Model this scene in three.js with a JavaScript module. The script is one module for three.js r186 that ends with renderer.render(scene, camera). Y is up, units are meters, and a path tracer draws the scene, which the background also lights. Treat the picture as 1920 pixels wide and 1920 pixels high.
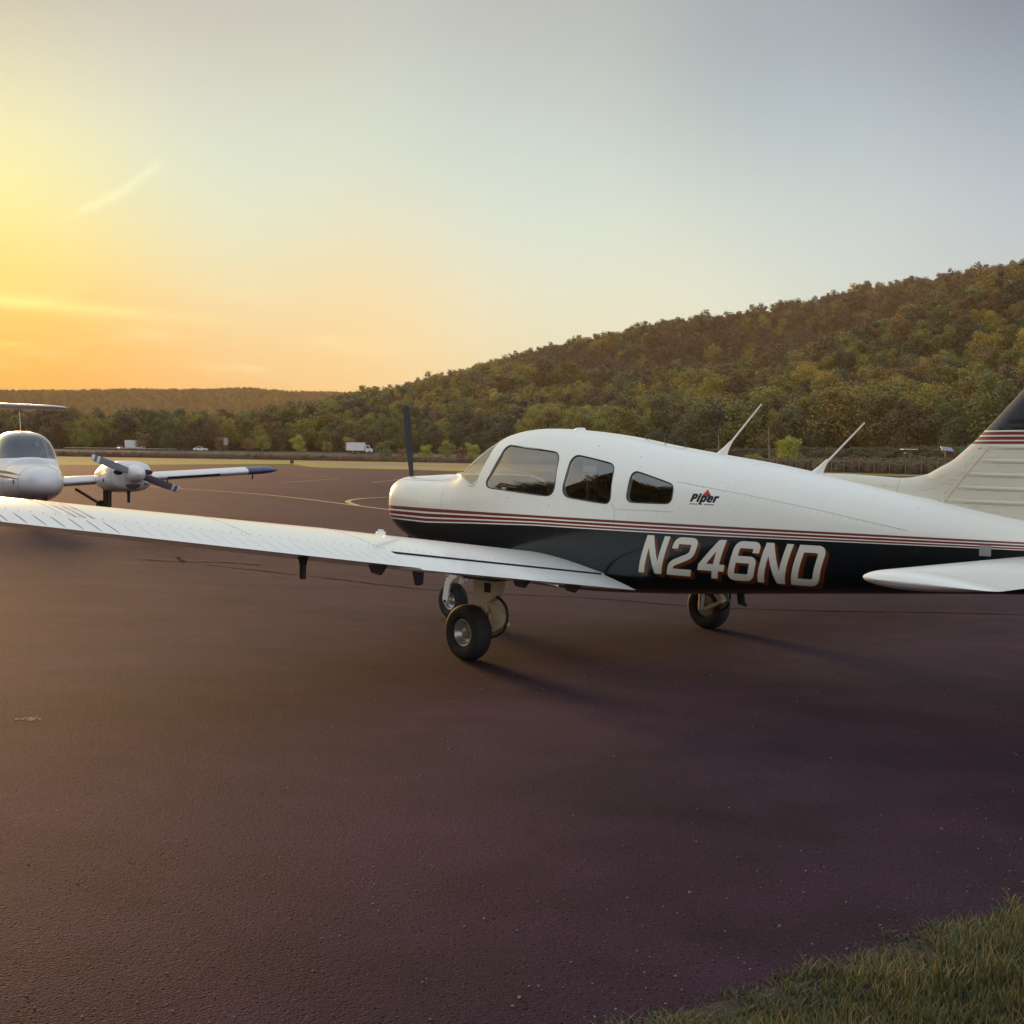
import * as THREE from 'three';
import { mergeGeometries, toCreasedNormals } from 'three/addons/utils/BufferGeometryUtils.js';
import { ImprovedNoise } from 'three/addons/math/ImprovedNoise.js';
import { Brush, Evaluator, SUBTRACTION } from 'three-bvh-csg';

const V3 = (x, y, z) => new THREE.Vector3(x, y, z), D = Math.PI / 180;
const clamp = (x, a = 0, b = 1) => Math.min(b, Math.max(a, x)), mix = (a, b, t) => a + (b - a) * t;
const smooth = (x, a = 0, b = 1) => { const t = clamp((x - a) / (b - a)); return t * t * (3 - 2 * t); };
const table = (rows, x, k = 1) => {            // linear look-up in rows sorted by their first entry
  if (x <= rows[0][0]) return rows[0][k];
  for (let i = 1; i < rows.length; i++) if (x <= rows[i][0]) return mix(rows[i - 1][k], rows[i][k], (x - rows[i - 1][0]) / (rows[i][0] - rows[i - 1][0]));
  return rows[rows.length - 1][k];
};
let seed = 7;
const rnd = () => { seed = (seed + 0x6d2b79f5) | 0; let t = Math.imul(seed ^ (seed >>> 15), 1 | seed); t = (t + Math.imul(t ^ (t >>> 7), 61 | t)) ^ t; return ((t ^ (t >>> 14)) >>> 0) / 4294967296; };
const rr = (a, b) => a + (b - a) * rnd();
const perlin = new ImprovedNoise();
const fbm = (x, y, z = 0, n = 4) => { let s = 0, a = 0.5; for (let i = 0; i < n; i++, a *= 0.5, x *= 2.03, y *= 2.03, z += 7.3) s += a * perlin.noise(x, y, z); return s; };
const lin = (r, g, b) => new THREE.Color().setRGB(r, g, b);

// ------------------------------------------------------------------ camera, sky, sun, exposure
const scene = new THREE.Scene();
const camera = new THREE.PerspectiveCamera(45.31, 1, 0.1, 9000);
camera.rotation.order = 'YXZ';
camera.position.set(0, 1.579, 0);
camera.rotation.set(-2.4172 * D, 0, 0.9542 * D);
const renderer = new THREE.WebGLRenderer({ antialias: true });
renderer.toneMapping = THREE.LinearToneMapping;
renderer.toneMappingExposure = 1.35;
renderer.shadowMap.enabled = true;

const SUN_AZ = -27.5, SUN_EL = 7.5;            // degrees right of straight ahead, degrees up
const dirOf = (az, el) => V3(Math.sin(az * D) * Math.cos(el * D), Math.sin(el * D), -Math.cos(az * D) * Math.cos(el * D));
const sunDir = dirOf(SUN_AZ, SUN_EL);
function makeSky() {
  const W = 3072, H = 1536, data = new Float32Array(W * H * 4);
  const tone = [                               // azimuth, elevation, colour of the air there
//TONES
    [-22.4, 18.6, 0.010, 0.020, 0.098], [-11.8, 19.8, 0.095, 0.183, 0.336], [0.0, 20.3, 0.166, 0.172, 0.255], [11.8, 20.1, 0.121, 0.125, 0.171], [22.2, 19.3, 0.011, 0.015, 0.040],
    [-22.4, 15.6, 0.797, 0.700, 0.553], [-11.8, 16.7, 0.760, 0.588, 0.305], [0.0, 17.2, 0.510, 0.527, 0.458], [11.8, 17.1, 0.392, 0.464, 0.471], [22.2, 16.3, 0.185, 0.218, 0.324],
    [-22.4, 12.4, 1.021, 0.903, 0.616], [-16.0, 13.0, 0.411, 0.527, 0.661], [-7.9, 13.5, 0.476, 0.647, 0.641], [0.0, 13.8, 0.449, 0.517, 0.443], [11.8, 13.7, 0.196, 0.304, 0.435],
    [22.2, 13.1, 0.287, 0.444, 0.565], [-22.4, 9.1, 0.830, 1.300, 0.077], [-13.0, 9.7, 0.468, 0.929, 0.835], [0.0, 10.2, 0.418, 0.757, 0.895], [11.8, 10.2, 0.405, 0.590, 0.638],
    [17.8, 10.7, 0.612, 0.634, 0.561], [-22.4, 6.6, 0.741, 0.095, 0.010], [-16.0, 7.0, 0.946, 0.625, 0.120], [-7.9, 6.6, 0.760, 0.482, 0.130], [0.0, 6.8, 0.789, 0.606, 0.288],
    [9.6, 8.3, 0.896, 0.837, 0.520], [-22.4, 3.0, 1.087, 0.383, 0.010], [-16.0, 3.4, 0.999, 0.301, 0.010], [-6.7, 3.8, 1.140, 0.594, 0.139], [-2.7, 4.7, 0.711, 0.768, 0.534],
    [22.3, 10.2, 0.435, 0.477, 0.494],
    //ENDTONES
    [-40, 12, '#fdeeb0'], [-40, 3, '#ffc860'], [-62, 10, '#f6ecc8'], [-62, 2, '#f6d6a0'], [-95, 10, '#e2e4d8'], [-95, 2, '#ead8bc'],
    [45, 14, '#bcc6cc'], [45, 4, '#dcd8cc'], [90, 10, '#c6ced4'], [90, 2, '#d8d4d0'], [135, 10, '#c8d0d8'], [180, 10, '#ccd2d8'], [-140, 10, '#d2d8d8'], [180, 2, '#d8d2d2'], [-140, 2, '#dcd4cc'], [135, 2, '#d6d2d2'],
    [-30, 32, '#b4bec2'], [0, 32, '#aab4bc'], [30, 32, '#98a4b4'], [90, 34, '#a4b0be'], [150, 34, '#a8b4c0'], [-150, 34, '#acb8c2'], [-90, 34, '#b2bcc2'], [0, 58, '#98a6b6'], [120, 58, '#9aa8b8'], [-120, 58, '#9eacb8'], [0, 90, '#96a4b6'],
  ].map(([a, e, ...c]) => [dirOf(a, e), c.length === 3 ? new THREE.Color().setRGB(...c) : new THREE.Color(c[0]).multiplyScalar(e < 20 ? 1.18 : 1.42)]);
  const small = 4, w = W / small / 2, h = H / small / 2, low = new Float32Array(w * h * 3);   // the smooth part on a coarse grid
  for (let j = 0; j < h; j++) for (let i = 0; i < w; i++) {
    const el = ((j + 0.5) / h - 0.5) * Math.PI, az = ((i + 0.5) / w - 0.5) * 2 * Math.PI, x = Math.cos(az) * Math.cos(el), y = Math.sin(Math.max(el, 0.002)), z = Math.sin(az) * Math.cos(el);
    let s = 0, r = 0, g = 0, b = 0;
    for (const [d, c] of tone) {
      const a2 = Math.acos(clamp(d.x * x + d.y * y + d.z * z, -1, 1)) ** 2 / (D * D), k = Math.exp(-a2 / 34) + 0.03 * Math.exp(-a2 / 500) + 1e-4 * Math.exp(-a2 / 4000) + 1e-9;
      s += k; r += k * c.r; g += k * c.g; b += k * c.b;
    }
    low.set([r / s, g / s, b / s], (j * w + i) * 3);
  }
  for (let j = 0; j < H; j++) for (let i = 0; i < W; i++) {
    const el = ((j + 0.5) / H - 0.5) * 180, world = ((i + 0.5) / W - 0.5) * 360, az = ((world + 90 + 540) % 360) - 180;
    const fy = clamp((j + 0.5) / 8 - 0.5, 0, h - 1.001), fx = (i + 0.5) / 8 - 0.5 + w, y0 = Math.floor(fy), x0 = Math.floor(fx), ty = fy - y0, tx = fx - x0, o = (j * W + i) * 4;
    let streak = 0, wisp = 0;
    if (el > 0 && el < 14 && az > -75 && az < 0) {
      const d1 = el - (6.45 + (az + 22.6) * -0.045), thin = 0.26 + 0.05 * fbm(az * 0.5, 3);
      streak = Math.exp(-((d1 / thin) ** 2)) * smooth(az, -11, -23) * (0.75 + 0.6 * fbm(az * 0.6, el * 4));
      streak += 0.55 * Math.exp(-(((el - 4.6 - (az + 22.6) * 0.05) / 0.1) ** 2)) * smooth(az, -20.5, -22.5);
      wisp = smooth(fbm(az * 0.16 + 3, el * 0.9, 2.2), 0.02, 0.3) * smooth(el, 1.5, 3.4) * smooth(el, 8.2, 5.4) * smooth(az, -2, -14);
      const t = (az + 20.1) / 4.1, mid = 9.95 + 2.6 * t + 0.1 * Math.sin(t * 9) + 0.25 * fbm(t * 5, 8);
      if (t > -0.05 && t < 1.05) wisp += 1.3 * Math.exp(-(((el - mid) / (0.17 + 0.06 * t)) ** 2)) * smooth(t, -0.05, 0.3) * smooth(t, 1.05, 0.9) * (0.7 + fbm(az * 3, el * 3, 4));
    }
    for (let c = 0; c < 3; c++) {
      const at = (x, y) => low[(y * w + ((x + w) % w)) * 3 + c];
      const v = mix(mix(at(x0, y0), at(x0 + 1, y0), tx), mix(at(x0, y0 + 1), at(x0 + 1, y0 + 1), tx), ty);
      data[o + c] = v * (1 + 0.02 * fbm(az * 0.09, el * 0.2, 5)) + streak * [0.16, 0.24, 0.1][c] + wisp * [0.07, 0.085, 0.06][c];
    }
    data[o + 3] = 1;
  }
  const t = new THREE.DataTexture(data, W, H, THREE.RGBAFormat, THREE.FloatType);
  t.mapping = THREE.EquirectangularReflectionMapping; t.magFilter = THREE.LinearFilter; t.needsUpdate = true;
  return t;
}
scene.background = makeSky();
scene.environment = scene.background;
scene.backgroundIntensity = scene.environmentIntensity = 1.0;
const sun = new THREE.DirectionalLight(new THREE.Color().setRGB(1, 0.55, 0.23), 3.2);
sun.name = 'sun';
sun.position.copy(sunDir).multiplyScalar(400); sun.castShadow = true; sun.shadow.radius = 26;
Object.assign(sun.shadow.camera, { left: -60, right: 60, top: 60, bottom: -60, near: 1, far: 900 });
scene.add(sun, sun.target);
scene.fog = new THREE.FogExp2(lin(1, 0.62, 0.3), 0.00013);

// ------------------------------------------------------------------ helpers
const taken = new Map();
function numbered(name) { const n = taken.get(name) ?? 0; taken.set(name, n + 1); return n ? name + '_' + String(n).padStart(3, '0') : name; }
function mesh(name, geometry, material, parent) {
  const m = new THREE.Mesh(geometry, material);
  m.name = parent ? name : numbered(name); m.castShadow = m.receiveShadow = true;
  (parent ?? scene).add(m);
  return m;
}
function tag(o, label, category, group) { o.userData.label = label; if (category) o.userData.category = category; if (group) o.userData.group = group; return o; }
function structure(name, geometry, material, label) { const m = mesh(name, geometry, material); m.userData.kind = 'structure'; if (label) m.userData.label = label; return m; }
function thing(name, label, category, [x, y, z] = [0, 0, 0], turn = 0, group) {
  const o = new THREE.Group(); o.name = numbered(name); o.position.set(x, y, z); o.rotation.y = turn; scene.add(o);
  return tag(o, label, category, group);
}
function group(name, parent) { const g = new THREE.Group(); g.name = name; parent.add(g); return g; }
function copyOf(root, pos, turn, label) { const c = root.clone(); c.name = numbered(root.name.replace(/_\d{3}$/, '')); c.position.set(...pos); c.rotation.y = turn; c.userData = { ...root.userData, label }; scene.add(c); return c; }
function raw(positions, index, uvs) {
  const g = new THREE.BufferGeometry();
  g.setAttribute('position', new THREE.Float32BufferAttribute(positions, 3));
  g.setAttribute('uv', new THREE.Float32BufferAttribute(uvs ?? new Float32Array(positions.length / 3 * 2), 2));
  g.setIndex(index);
  return g;
}
function outward(g) {                          // turns the faces of a closed shape outwards
  const p = g.attributes.position, ix = g.index.array; let v = 0;
  const a = V3(), b = V3(), c = V3();
  for (let i = 0; i < ix.length; i += 3) { a.fromBufferAttribute(p, ix[i]); b.fromBufferAttribute(p, ix[i + 1]); c.fromBufferAttribute(p, ix[i + 2]); v += a.dot(b.cross(c)); }
  if (v < 0) for (let i = 0; i < ix.length; i += 3) { const t = ix[i]; ix[i] = ix[i + 1]; ix[i + 1] = t; }
  return g;
}
// A skin through rings of points, closed round each ring and capped at both ends.
function loft(rings, crease = 40, uv = (p, i, j) => [0, 0], caps = true) {
  const n = rings[0].length, pos = [], uvs = [], ix = [];
  rings.forEach((r, i) => r.forEach((p, j) => { pos.push(p.x, p.y, p.z); uvs.push(...uv(p, i, j)); }));
  for (let i = 0; i + 1 < rings.length; i++) for (let j = 0; j < n; j++) {
    const a = i * n + j, b = i * n + (j + 1) % n, c = a + n, d = b + n;
    ix.push(a, c, b, b, c, d);
  }
  if (caps) for (const i of [0, rings.length - 1]) {
    const m = V3(); rings[i].forEach((p) => m.add(p)); m.divideScalar(n);
    const k = pos.length / 3; pos.push(m.x, m.y, m.z); uvs.push(...uv(m, i, 0));
    for (let j = 0; j < n; j++) { const a = i * n + j, b = i * n + (j + 1) % n; if (i) ix.push(k, b, a); else ix.push(k, a, b); }
  }
  return toCreasedNormals(outward(raw(pos, ix, uvs)), crease * D);
}
function grid(rows, uv) {                      // an open sheet through rows of points
  const n = rows[0].length, pos = [], ix = [], uvs = [];
  rows.forEach((r, i) => r.forEach((p, j) => { pos.push(p.x, p.y, p.z); uvs.push(...(uv ? uv(p, i, j) : [0, 0])); }));
  for (let i = 0; i + 1 < rows.length; i++) for (let j = 0; j + 1 < n; j++) { const a = i * n + j; ix.push(a, a + 1, a + n, a + 1, a + n + 1, a + n); }
  const g = raw(pos, ix, uvs); g.computeVertexNormals();
  return g;
}
const move = (g, x, y, z) => g.translate(x, y, z);
function box(w, h, d, x = 0, y = 0, z = 0, bevel = 0) {
  if (!bevel) return move(new THREE.BoxGeometry(w, h, d), x, y, z).toNonIndexed();
  const s = new THREE.Shape(), a = w / 2 - bevel, b = h / 2 - bevel;
  s.moveTo(-a, -b); s.lineTo(a, -b); s.lineTo(a, b); s.lineTo(-a, b); s.closePath();
  const g = new THREE.ExtrudeGeometry(s, { depth: d - 2 * bevel, bevelSize: bevel, bevelThickness: bevel, bevelSegments: 2, curveSegments: 1 });
  return move(g, x, y, z - d / 2 + bevel);
}
function tube(points, r, seg = 16, radial = 8) {
  const pts = points.map((p) => V3(...p)), curve = pts.length === 2 ? new THREE.LineCurve3(...pts) : new THREE.CatmullRomCurve3(pts);
  return new THREE.TubeGeometry(curve, pts.length === 2 ? 1 : seg, r, radial).toNonIndexed();
}
function rod(a, b, r, r2 = r, n = 10) {        // a tapered bar with closed ends
  const p = V3(...a), q = V3(...b), g = new THREE.CylinderGeometry(r2, r, p.distanceTo(q), n).toNonIndexed();
  g.applyQuaternion(new THREE.Quaternion().setFromUnitVectors(V3(0, 1, 0), q.clone().sub(p).normalize()));
  return move(g, ...p.add(q).multiplyScalar(0.5).toArray());
}
const merged = (list) => mergeGeometries(list.map((g) => { const h = g.index ? g.toNonIndexed() : g; for (const k of Object.keys(h.attributes)) if (!['position', 'normal', 'uv'].includes(k)) h.deleteAttribute(k); return h; }));
function spun(profile, n = 40) {               // a lathe whose axis is the local z axis
  return new THREE.LatheGeometry(profile.map(([r, h]) => new THREE.Vector2(r, h)), n).rotateX(Math.PI / 2).toNonIndexed();
}
function mirrored(g) {                         // the same piece on the other wing
  const h = g.index ? g.toNonIndexed() : g.clone();
  h.scale(1, 1, -1);
  for (const k of Object.keys(h.attributes)) { const a = h.attributes[k], s = a.itemSize; for (let i = 0; i < a.count; i += 3) for (let c = 0; c < s; c++) { const t = a.array[(i + 1) * s + c]; a.array[(i + 1) * s + c] = a.array[(i + 2) * s + c]; a.array[(i + 2) * s + c] = t; } }
  const n = h.attributes.normal; for (let i = 0; i < n.count; i++) { /* scale() already turned the normals */ }
  return h;
}
function std(color, rough = 0.6, more = {}) { return new THREE.MeshStandardMaterial({ color, roughness: rough, ...more }); }
function noiseTexture(size, fn, repeat, srgb = false) {
  const data = new Uint8Array(size * size * 4);
  for (let j = 0; j < size; j++) for (let i = 0; i < size; i++) { const c = fn(i / size, j / size), o = (j * size + i) * 4; data[o] = clamp(c[0]) * 255; data[o + 1] = clamp(c[1]) * 255; data[o + 2] = clamp(c[2]) * 255; data[o + 3] = 255; }
  const t = new THREE.DataTexture(data, size, size);
  t.wrapS = t.wrapT = THREE.RepeatWrapping; t.magFilter = THREE.LinearFilter; if (repeat) t.repeat.set(repeat, repeat); if (srgb) t.colorSpace = THREE.SRGBColorSpace; t.needsUpdate = true;
  return t;
}

// ------------------------------------------------------------------ the lie of the land
const azOf = (x, z) => Math.atan2(x, -z) / D;
const RIDGE = [  // azimuth, distance of the crest, height of the crest
  [-60, 800, 6], [-24, 720, 4], [-17.2, 700, 4], [-13.7, 800, 9], [-11.3, 900, 18], [-8.9, 1000, 30], [-6.45, 1100, 44], [-2.5, 1150, 68], [1, 1150, 88], [6, 1100, 108], [10.8, 1100, 120], [14.4, 1100, 134], [17.8, 1100, 144], [22.7, 1100, 155], [32, 1080, 168], [60, 1000, 150], [90, 900, 60]];
const ROAD = [[-60, 430], [-23, 405], [0, 382], [14, 330], [23, 296], [60, 260]];
const FENCE = [[-60, 370], [-23, 352], [-6, 330], [3, 296], [15, 234], [23, 208], [60, 180]];
const APRON = [[-90, 20], [-62, 26], [-50, 150], [-22, 163], [-20, 168], [-17.8, 178], [-10, 232], [-9.2, 186], [-5.4, 176.5], [-2.3, 161], [14.6, 225], [18.5, 212], [30, 200], [60, 190], [90, 150]];
const FAR = [[-60, 118], [-24, 120], [-22.6, 122], [-17, 135], [-12, 144], [-6.5, 140], [0, 120], [10, 60], [20, 0]];
function landHeight(x, z) {
  const r = Math.hypot(x, z), az = azOf(x, z);
  let h = 0.03 + 0.55 * smooth(r, 165, 330);
  const back = smooth(Math.abs(az), 100, 125), side = Math.abs(az);
  if (side < 125) {
    const road = table(ROAD, az), lift = table([[-23, 2.0], [0, 2.4], [14, 3], [23, 3.6]], az);
    h += (1 - back) * lift * smooth(r, road - 26, road - 9);
    const r0 = road + 22, rR = table(RIDGE, az), hR = table(RIDGE, az, 2), t = (r - r0) / (rR - r0);
    if (t > 0) {
      const sh = table([[4, 0.3], [8, 0.36], [22, 0.5]], az), k = smooth(az, 2, 9);
      const plain = Math.pow(clamp(t), 1.15), bench = table([[0, 0], [0.1, sh * 0.16], [0.3, sh * 0.78], [0.4, sh], [0.46, sh - 0.01], [0.6, sh - 0.13], [0.74, mix(sh, 1, 0.22)], [0.88, mix(sh, 1, 0.78)], [1, 1]], clamp(t));
      let p = mix(plain, bench, k);
      if (t > 1) p = 1 - 0.5 * smooth(r, rR, rR + 450);
      h += (1 - back) * (hR * p + fbm(x / 130, z / 130, 1.5) * 30 * smooth(t, 0, 0.3) * (1 - 0.75 * smooth(t, 0.78, 1)) * smooth(hR, 4, 60) + fbm(x / 420, z / 420, 4) * 3 * smooth(t, 0, 0.3));
    }
    const far = table(FAR, az);
    h = Math.max(h, (1 - back) * (far + 8 * fbm(az * 0.22, r / 600)) * smooth(r, 1900, 2900) * (1 - 0.3 * smooth(r, 2950, 3600)));
  }
  return h;
}
const apronEdge = (az) => table(APRON, az);

// ------------------------------------------------------------------ ground
const speck = noiseTexture(1024, (() => {
  const cells = new Float32Array(1024 * 1024); let k = 3;
  const r = () => { k = (k * 1664525 + 1013904223) >>> 0; return k / 4294967296; };
  for (let i = 0; i < cells.length; i++) cells[i] = r();
  for (let n = 0; n < 26000; n++) { const x = (r() * 1024) | 0, y = (r() * 1024) | 0, v = r() < 0.5 ? 1.5 + r() * 0.8 : -0.6, s = 1 + ((r() * 2.4) | 0); for (let j = 0; j < s; j++) for (let i = 0; i < s; i++) cells[((y + j) & 1023) * 1024 + ((x + i) & 1023)] = v; }
  return (u, v) => { const x = (u * 1024) | 0, y = (v * 1024) | 0, c = cells[y * 1024 + x], d = cells[y * 1024 + ((x + 1) & 1023)]; const g = 0.56 + 0.6 * (0.75 * c + 0.25 * d - 0.5); return [g, g * 0.985, g]; };
})(), 1);
const asphalt = new THREE.MeshPhysicalMaterial({ color: 0xffffff, roughness: 0.84, specularIntensity: 0.36, specularColor: lin(1, 0.8, 0.8), map: speck, bumpMap: speck, bumpScale: 0.005, vertexColors: true });
{
  const xs = [], zs = [];
  for (let x = -270; x < 340; x += x > -5 && x < 4 ? 0.09 : Math.abs(x) < 12 ? 0.2 : Math.abs(x) < 40 ? 0.8 : 5) xs.push(x);
  for (let z = 34; z > -250; z -= z < -2.5 && z > -14 ? 0.09 : z < 4 && z > -22 ? 0.2 : z > -60 ? 0.7 : 4) zs.push(z);
  const rows = zs.map((z) => xs.map((x) => V3(x, 0, z))), g = grid(rows, (p) => [p.x / 2.6, p.z / 2.6]), c = [];
  for (const z of zs) for (const x of xs) {
    const wide = fbm(x / 9 + 3, z / 5, 0.5, 3), fine = fbm(x / 1.1, z / 0.8, 9, 3), streak = fbm(x / 6 + z / 14, z / 0.9 - x / 3, 4, 3);
    let k = Math.max(0.35, 1 + 0.6 * wide + 0.75 * fine + 0.45 * streak + 0.7 * fbm(x / 0.35, z / 0.3, 3, 2));
    k *= 1 + 0.5 * smooth(-z, 20, 110) * smooth(fbm(x / 30, z / 4, 2), -0.3, 0.5);        // lighter with distance, in streaky patches
    const red = 1 + 0.3 * fbm(x / 2.2, z / 1.8, 7, 3);
    c.push(0.046 * k * red, 0.0185 * k, 0.036 * k);
  }
  g.setAttribute('color', new THREE.Float32BufferAttribute(c, 3));
  structure('apron', g, asphalt, 'dark worn asphalt apron of the airfield');
}
const landMat = std(lin(1, 1, 1), 0.95, { vertexColors: true });
{
  const azs = [], rows = [];
  for (let a = -180; a <= 180; a += Math.abs(a + 0) < 27 ? 0.3 : 3) azs.push(Math.min(a, 180));
  if (azs[azs.length - 1] < 180) azs.push(180);
  const cols = [], f = [0, 0.004, 0.012, 0.025, 0.05, 0.08, 0.12, 0.16, 0.2, 0.24, 0.28, 0.32, 0.36, 0.4, 0.44, 0.48, 0.52, 0.56, 0.6, 0.64, 0.68, 0.72, 0.76, 0.8, 0.84, 0.88, 0.92, 0.96, 1];
  const colour = [];
  for (const t of f.concat(Array.from({ length: 84 }, (_, i) => 1 + (i + 1) / 84), f.slice(1).map((t) => 2 + t))) rows.push(azs.map((az) => {
    const e = az > 95 || az < -115 ? 26 : apronEdge(az), a = table(ROAD, clamp(az, -60, 60)), b = Math.max(1350, a + 900);
    const r = t <= 1 ? mix(e, a + 20, t) : t <= 2 ? mix(a + 20, b, (t - 1) ** 1.2) : mix(b, 4200, t - 2);
    const x = r * Math.sin(az * D), z = -r * Math.cos(az * D), h = t === 0 ? 0.006 : landHeight(x, z);
    const fence = table(FENCE, az), q = (r - e) / Math.max(fence - e, 1), n = fbm(x / 12, z / 12, 2), m = fbm(x / 60, z / 90, 5);
    let c = [0.17, 0.165, 0.014];                                                          // mown grass
    const dry = smooth(q, 0.34, 0.5) * smooth(q, 1.1, 0.9) + 0.35 * smooth(m, 0.05, 0.3);
    c = c.map((v, i) => mix(v, [0.18, 0.125, 0.03][i], clamp(dry)));
    if (q > 0.36 && q < 0.5 && az > -8) c = [0.13, 0.105, 0.11];                            // the runway strip
    if (r > fence - 4) c = c.map((v, i) => mix(v, [0.075, 0.055, 0.025][i], smooth(r, fence - 4, fence + 8)));
    if (Math.abs(r - a) < 5 && az < 5) c = [0.12, 0.105, 0.1];                                        // the road
    if (r > a + 14) c = [0.035, 0.03, 0.014];
    const k = 1 + 0.7 * n;
    colour.push(...c.map((v) => v * k));
    return V3(x, h, z);
  }));
  const g = grid(rows.map((r) => r.slice().reverse()), (p) => [p.x / 4, p.z / 4]);
  const col = []; for (let i = 0; i < rows.length; i++) for (let j = azs.length - 1; j >= 0; j--) { const o = (i * azs.length + j) * 3; col.push(colour[o], colour[o + 1], colour[o + 2]); }
  g.setAttribute('color', new THREE.Float32BufferAttribute(col, 3));
  structure('grass_field', g, landMat, 'mown airfield grass running out to the road and the hills');
}
function strip(points, width, y, jitter = 0) { // a painted or poured line on the ground
  const pts = points.map(([x, z]) => V3(x, y, z)), curve = new THREE.CatmullRomCurve3(pts), n = Math.ceil(curve.getLength() / (jitter ? 0.12 : 0.4)), pos = [], ix = [];
  for (let i = 0; i <= n; i++) {
    const p = curve.getPoint(i / n), t = curve.getTangent(i / n), s = V3(-t.z, 0, t.x).normalize(), o = jitter * (rnd() - 0.5), w = width / 2 * (1 + (jitter ? 1.2 * (rnd() - 0.5) : 0.1 * (rnd() - 0.5)));
    pos.push(p.x + s.x * (o + w), y, p.z + s.z * (o + w), p.x + s.x * (o - w), y, p.z + s.z * (o - w));
    if (i) { const k = i * 2; ix.push(k - 2, k, k - 1, k - 1, k, k + 1); }
  }
  const g = raw(pos, ix); g.computeVertexNormals();
  return g;
}
const yellow = std(lin(0.42, 0.29, 0.12), 0.8), faded = std(lin(0.17, 0.12, 0.11), 0.85), tar = new THREE.MeshPhysicalMaterial({ color: lin(0.012, 0.008, 0.01), roughness: 0.95, specularIntensity: 0.05 });
structure('taxi_line', strip([[-40, -84], [-31.6, -75.6], [-23.9, -67.8], [-16.1, -57.9], [-10, -49.9], [-3.56, -37.15], [2, -26.4]], 0.16, 0.005), yellow, 'long yellow line painted across the apron');
structure('taxi_line', strip([[2, -50.6], [-2.5, -50.6], [-4.4, -50], [-5.5, -48.3], [-5.95, -46], [-5.9, -44], [-5.5, -41.9], [-5.1, -40.6]], 0.2, 0.009), yellow, 'yellow loop of paint by the nose of the near plane');
for (const q of [[[-13.8, -73.8], [-12.9, -92]], [[-8.9, -78.3], [-8.4, -92]], [[-19, -96], [-14, -99]], [[-12, -108], [-6.5, -106]], [[-4, -96], [3, -93]], [[-30, -118], [-22, -121]], [[-16, -64], [-11, -62.5]]])
  structure('faded_marking', strip([q[0], q[0].map((v, i) => mix(v, q[1][i], 0.5)), q[1]], 0.2, 0.005), faded, 'faded parking line on the far apron');
structure('tar_seam', strip([[-4.4, -17.6], [-2.5, -16.03], [-0.815, -14.65], [0.94, -14.11], [2.02, -13.49], [3.14, -13.26], [4.88, -13.26], [9, -12.6]], 0.03, 0.004, 0.03), tar, 'thin dark seam across the asphalt');
structure('tar_seam', strip([[-5.5, -18.3], [-4.9, -18], [-4.3, -18.05], [-3.6, -17.7]], 0.06, 0.004, 0.05), tar, 'short dark crack behind the wing');
structure('tar_seam', strip([[-5.15, -18.9], [-4.95, -18.3], [-4.8, -18.05]], 0.05, 0.008, 0.04), tar);
{
  const bits = [];
  for (let i = 0; i < 46; i++) { const g = new THREE.CircleGeometry(rr(0.004, 0.014), 6).rotateX(-Math.PI / 2); const a = rr(0, 6.3), d = Math.sqrt(rnd()) * 0.07; bits.push(move(g, -2.84 + Math.cos(a) * d * 1.2, 0.002 + i * 2e-5, -7.2 + Math.sin(a) * d * 0.8)); }
  const m = structure('paint_chips', merged(bits), std(lin(0.2, 0.15, 0.13), 0.85), 'pale scuff of chipped paint on the asphalt');
  m.userData.kind = 'stuff';
}

{ // loose grit on the asphalt, thicker near the grass
  seed = 77;
  const g = new THREE.DodecahedronGeometry(1, 0), n = 1500, im = new THREE.InstancedMesh(g, std(lin(1, 1, 1), 0.9), n), m = new THREE.Matrix4(), c = new THREE.Color();
  for (let i = 0; i < n; i++) {
    const near = i < 700, t = near ? rr(-3, 7) : 0, off = near ? -Math.abs(rr(-1, 1) * rr(0, 1.2)) : 0;
    const x = near ? 0.369 + 0.828 * t + 0.56 * off : rr(-6, 5), z = near ? -3.388 - 0.56 * t + 0.828 * off : -rr(3, 12), r = rr(0.0015, 0.0042) * (rnd() < 0.04 ? 1.7 : 1), k = rr(0.06, 0.26);
    m.compose(V3(x, r * 0.4, z), new THREE.Quaternion().setFromEuler(new THREE.Euler(rr(0, 3), rr(0, 3), 0)), V3(r * rr(0.8, 1.5), r * 0.7, r)); im.setMatrixAt(i, m); im.setColorAt(i, c.setRGB(k, k * 0.82, k * 0.7));
  }
  im.name = 'loose_grit'; im.userData = { kind: 'stuff', label: 'small stones scattered over the asphalt' }; scene.add(im);
}

// ------------------------------------------------------------------ airframe helpers (x aft, y up, z towards the left wing)
const bodyAt = (T, x) => {                     // [top, bottom, half width, widest height, roundness above, below], smooth between the stations
  let i = 0; while (i < T.length - 2 && x > T[i + 1][0]) i++;
  const a = T[Math.max(i - 1, 0)], b = T[i], c = T[i + 1], d = T[Math.min(i + 2, T.length - 1)], h = c[0] - b[0], t = clamp((x - b[0]) / h);
  return [1, 2, 3, 4, 5, 6].map((k) => {
    const s = (c[k] - b[k]) / h, m0 = i ? (c[k] - a[k]) / (c[0] - a[0]) : s, m1 = i < T.length - 2 ? (d[k] - b[k]) / (d[0] - b[0]) : s;
    const lim = (m) => (m * s <= 0 ? 0 : Math.sign(s) * Math.min(Math.abs(m), 2.2 * Math.abs(s)));
    const t2 = t * t, t3 = t2 * t;
    return (2 * t3 - 3 * t2 + 1) * b[k] + (t3 - 2 * t2 + t) * h * lim(m0) + (3 * t2 - 2 * t3) * c[k] + (t3 - t2) * h * lim(m1);
  });
};
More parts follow.
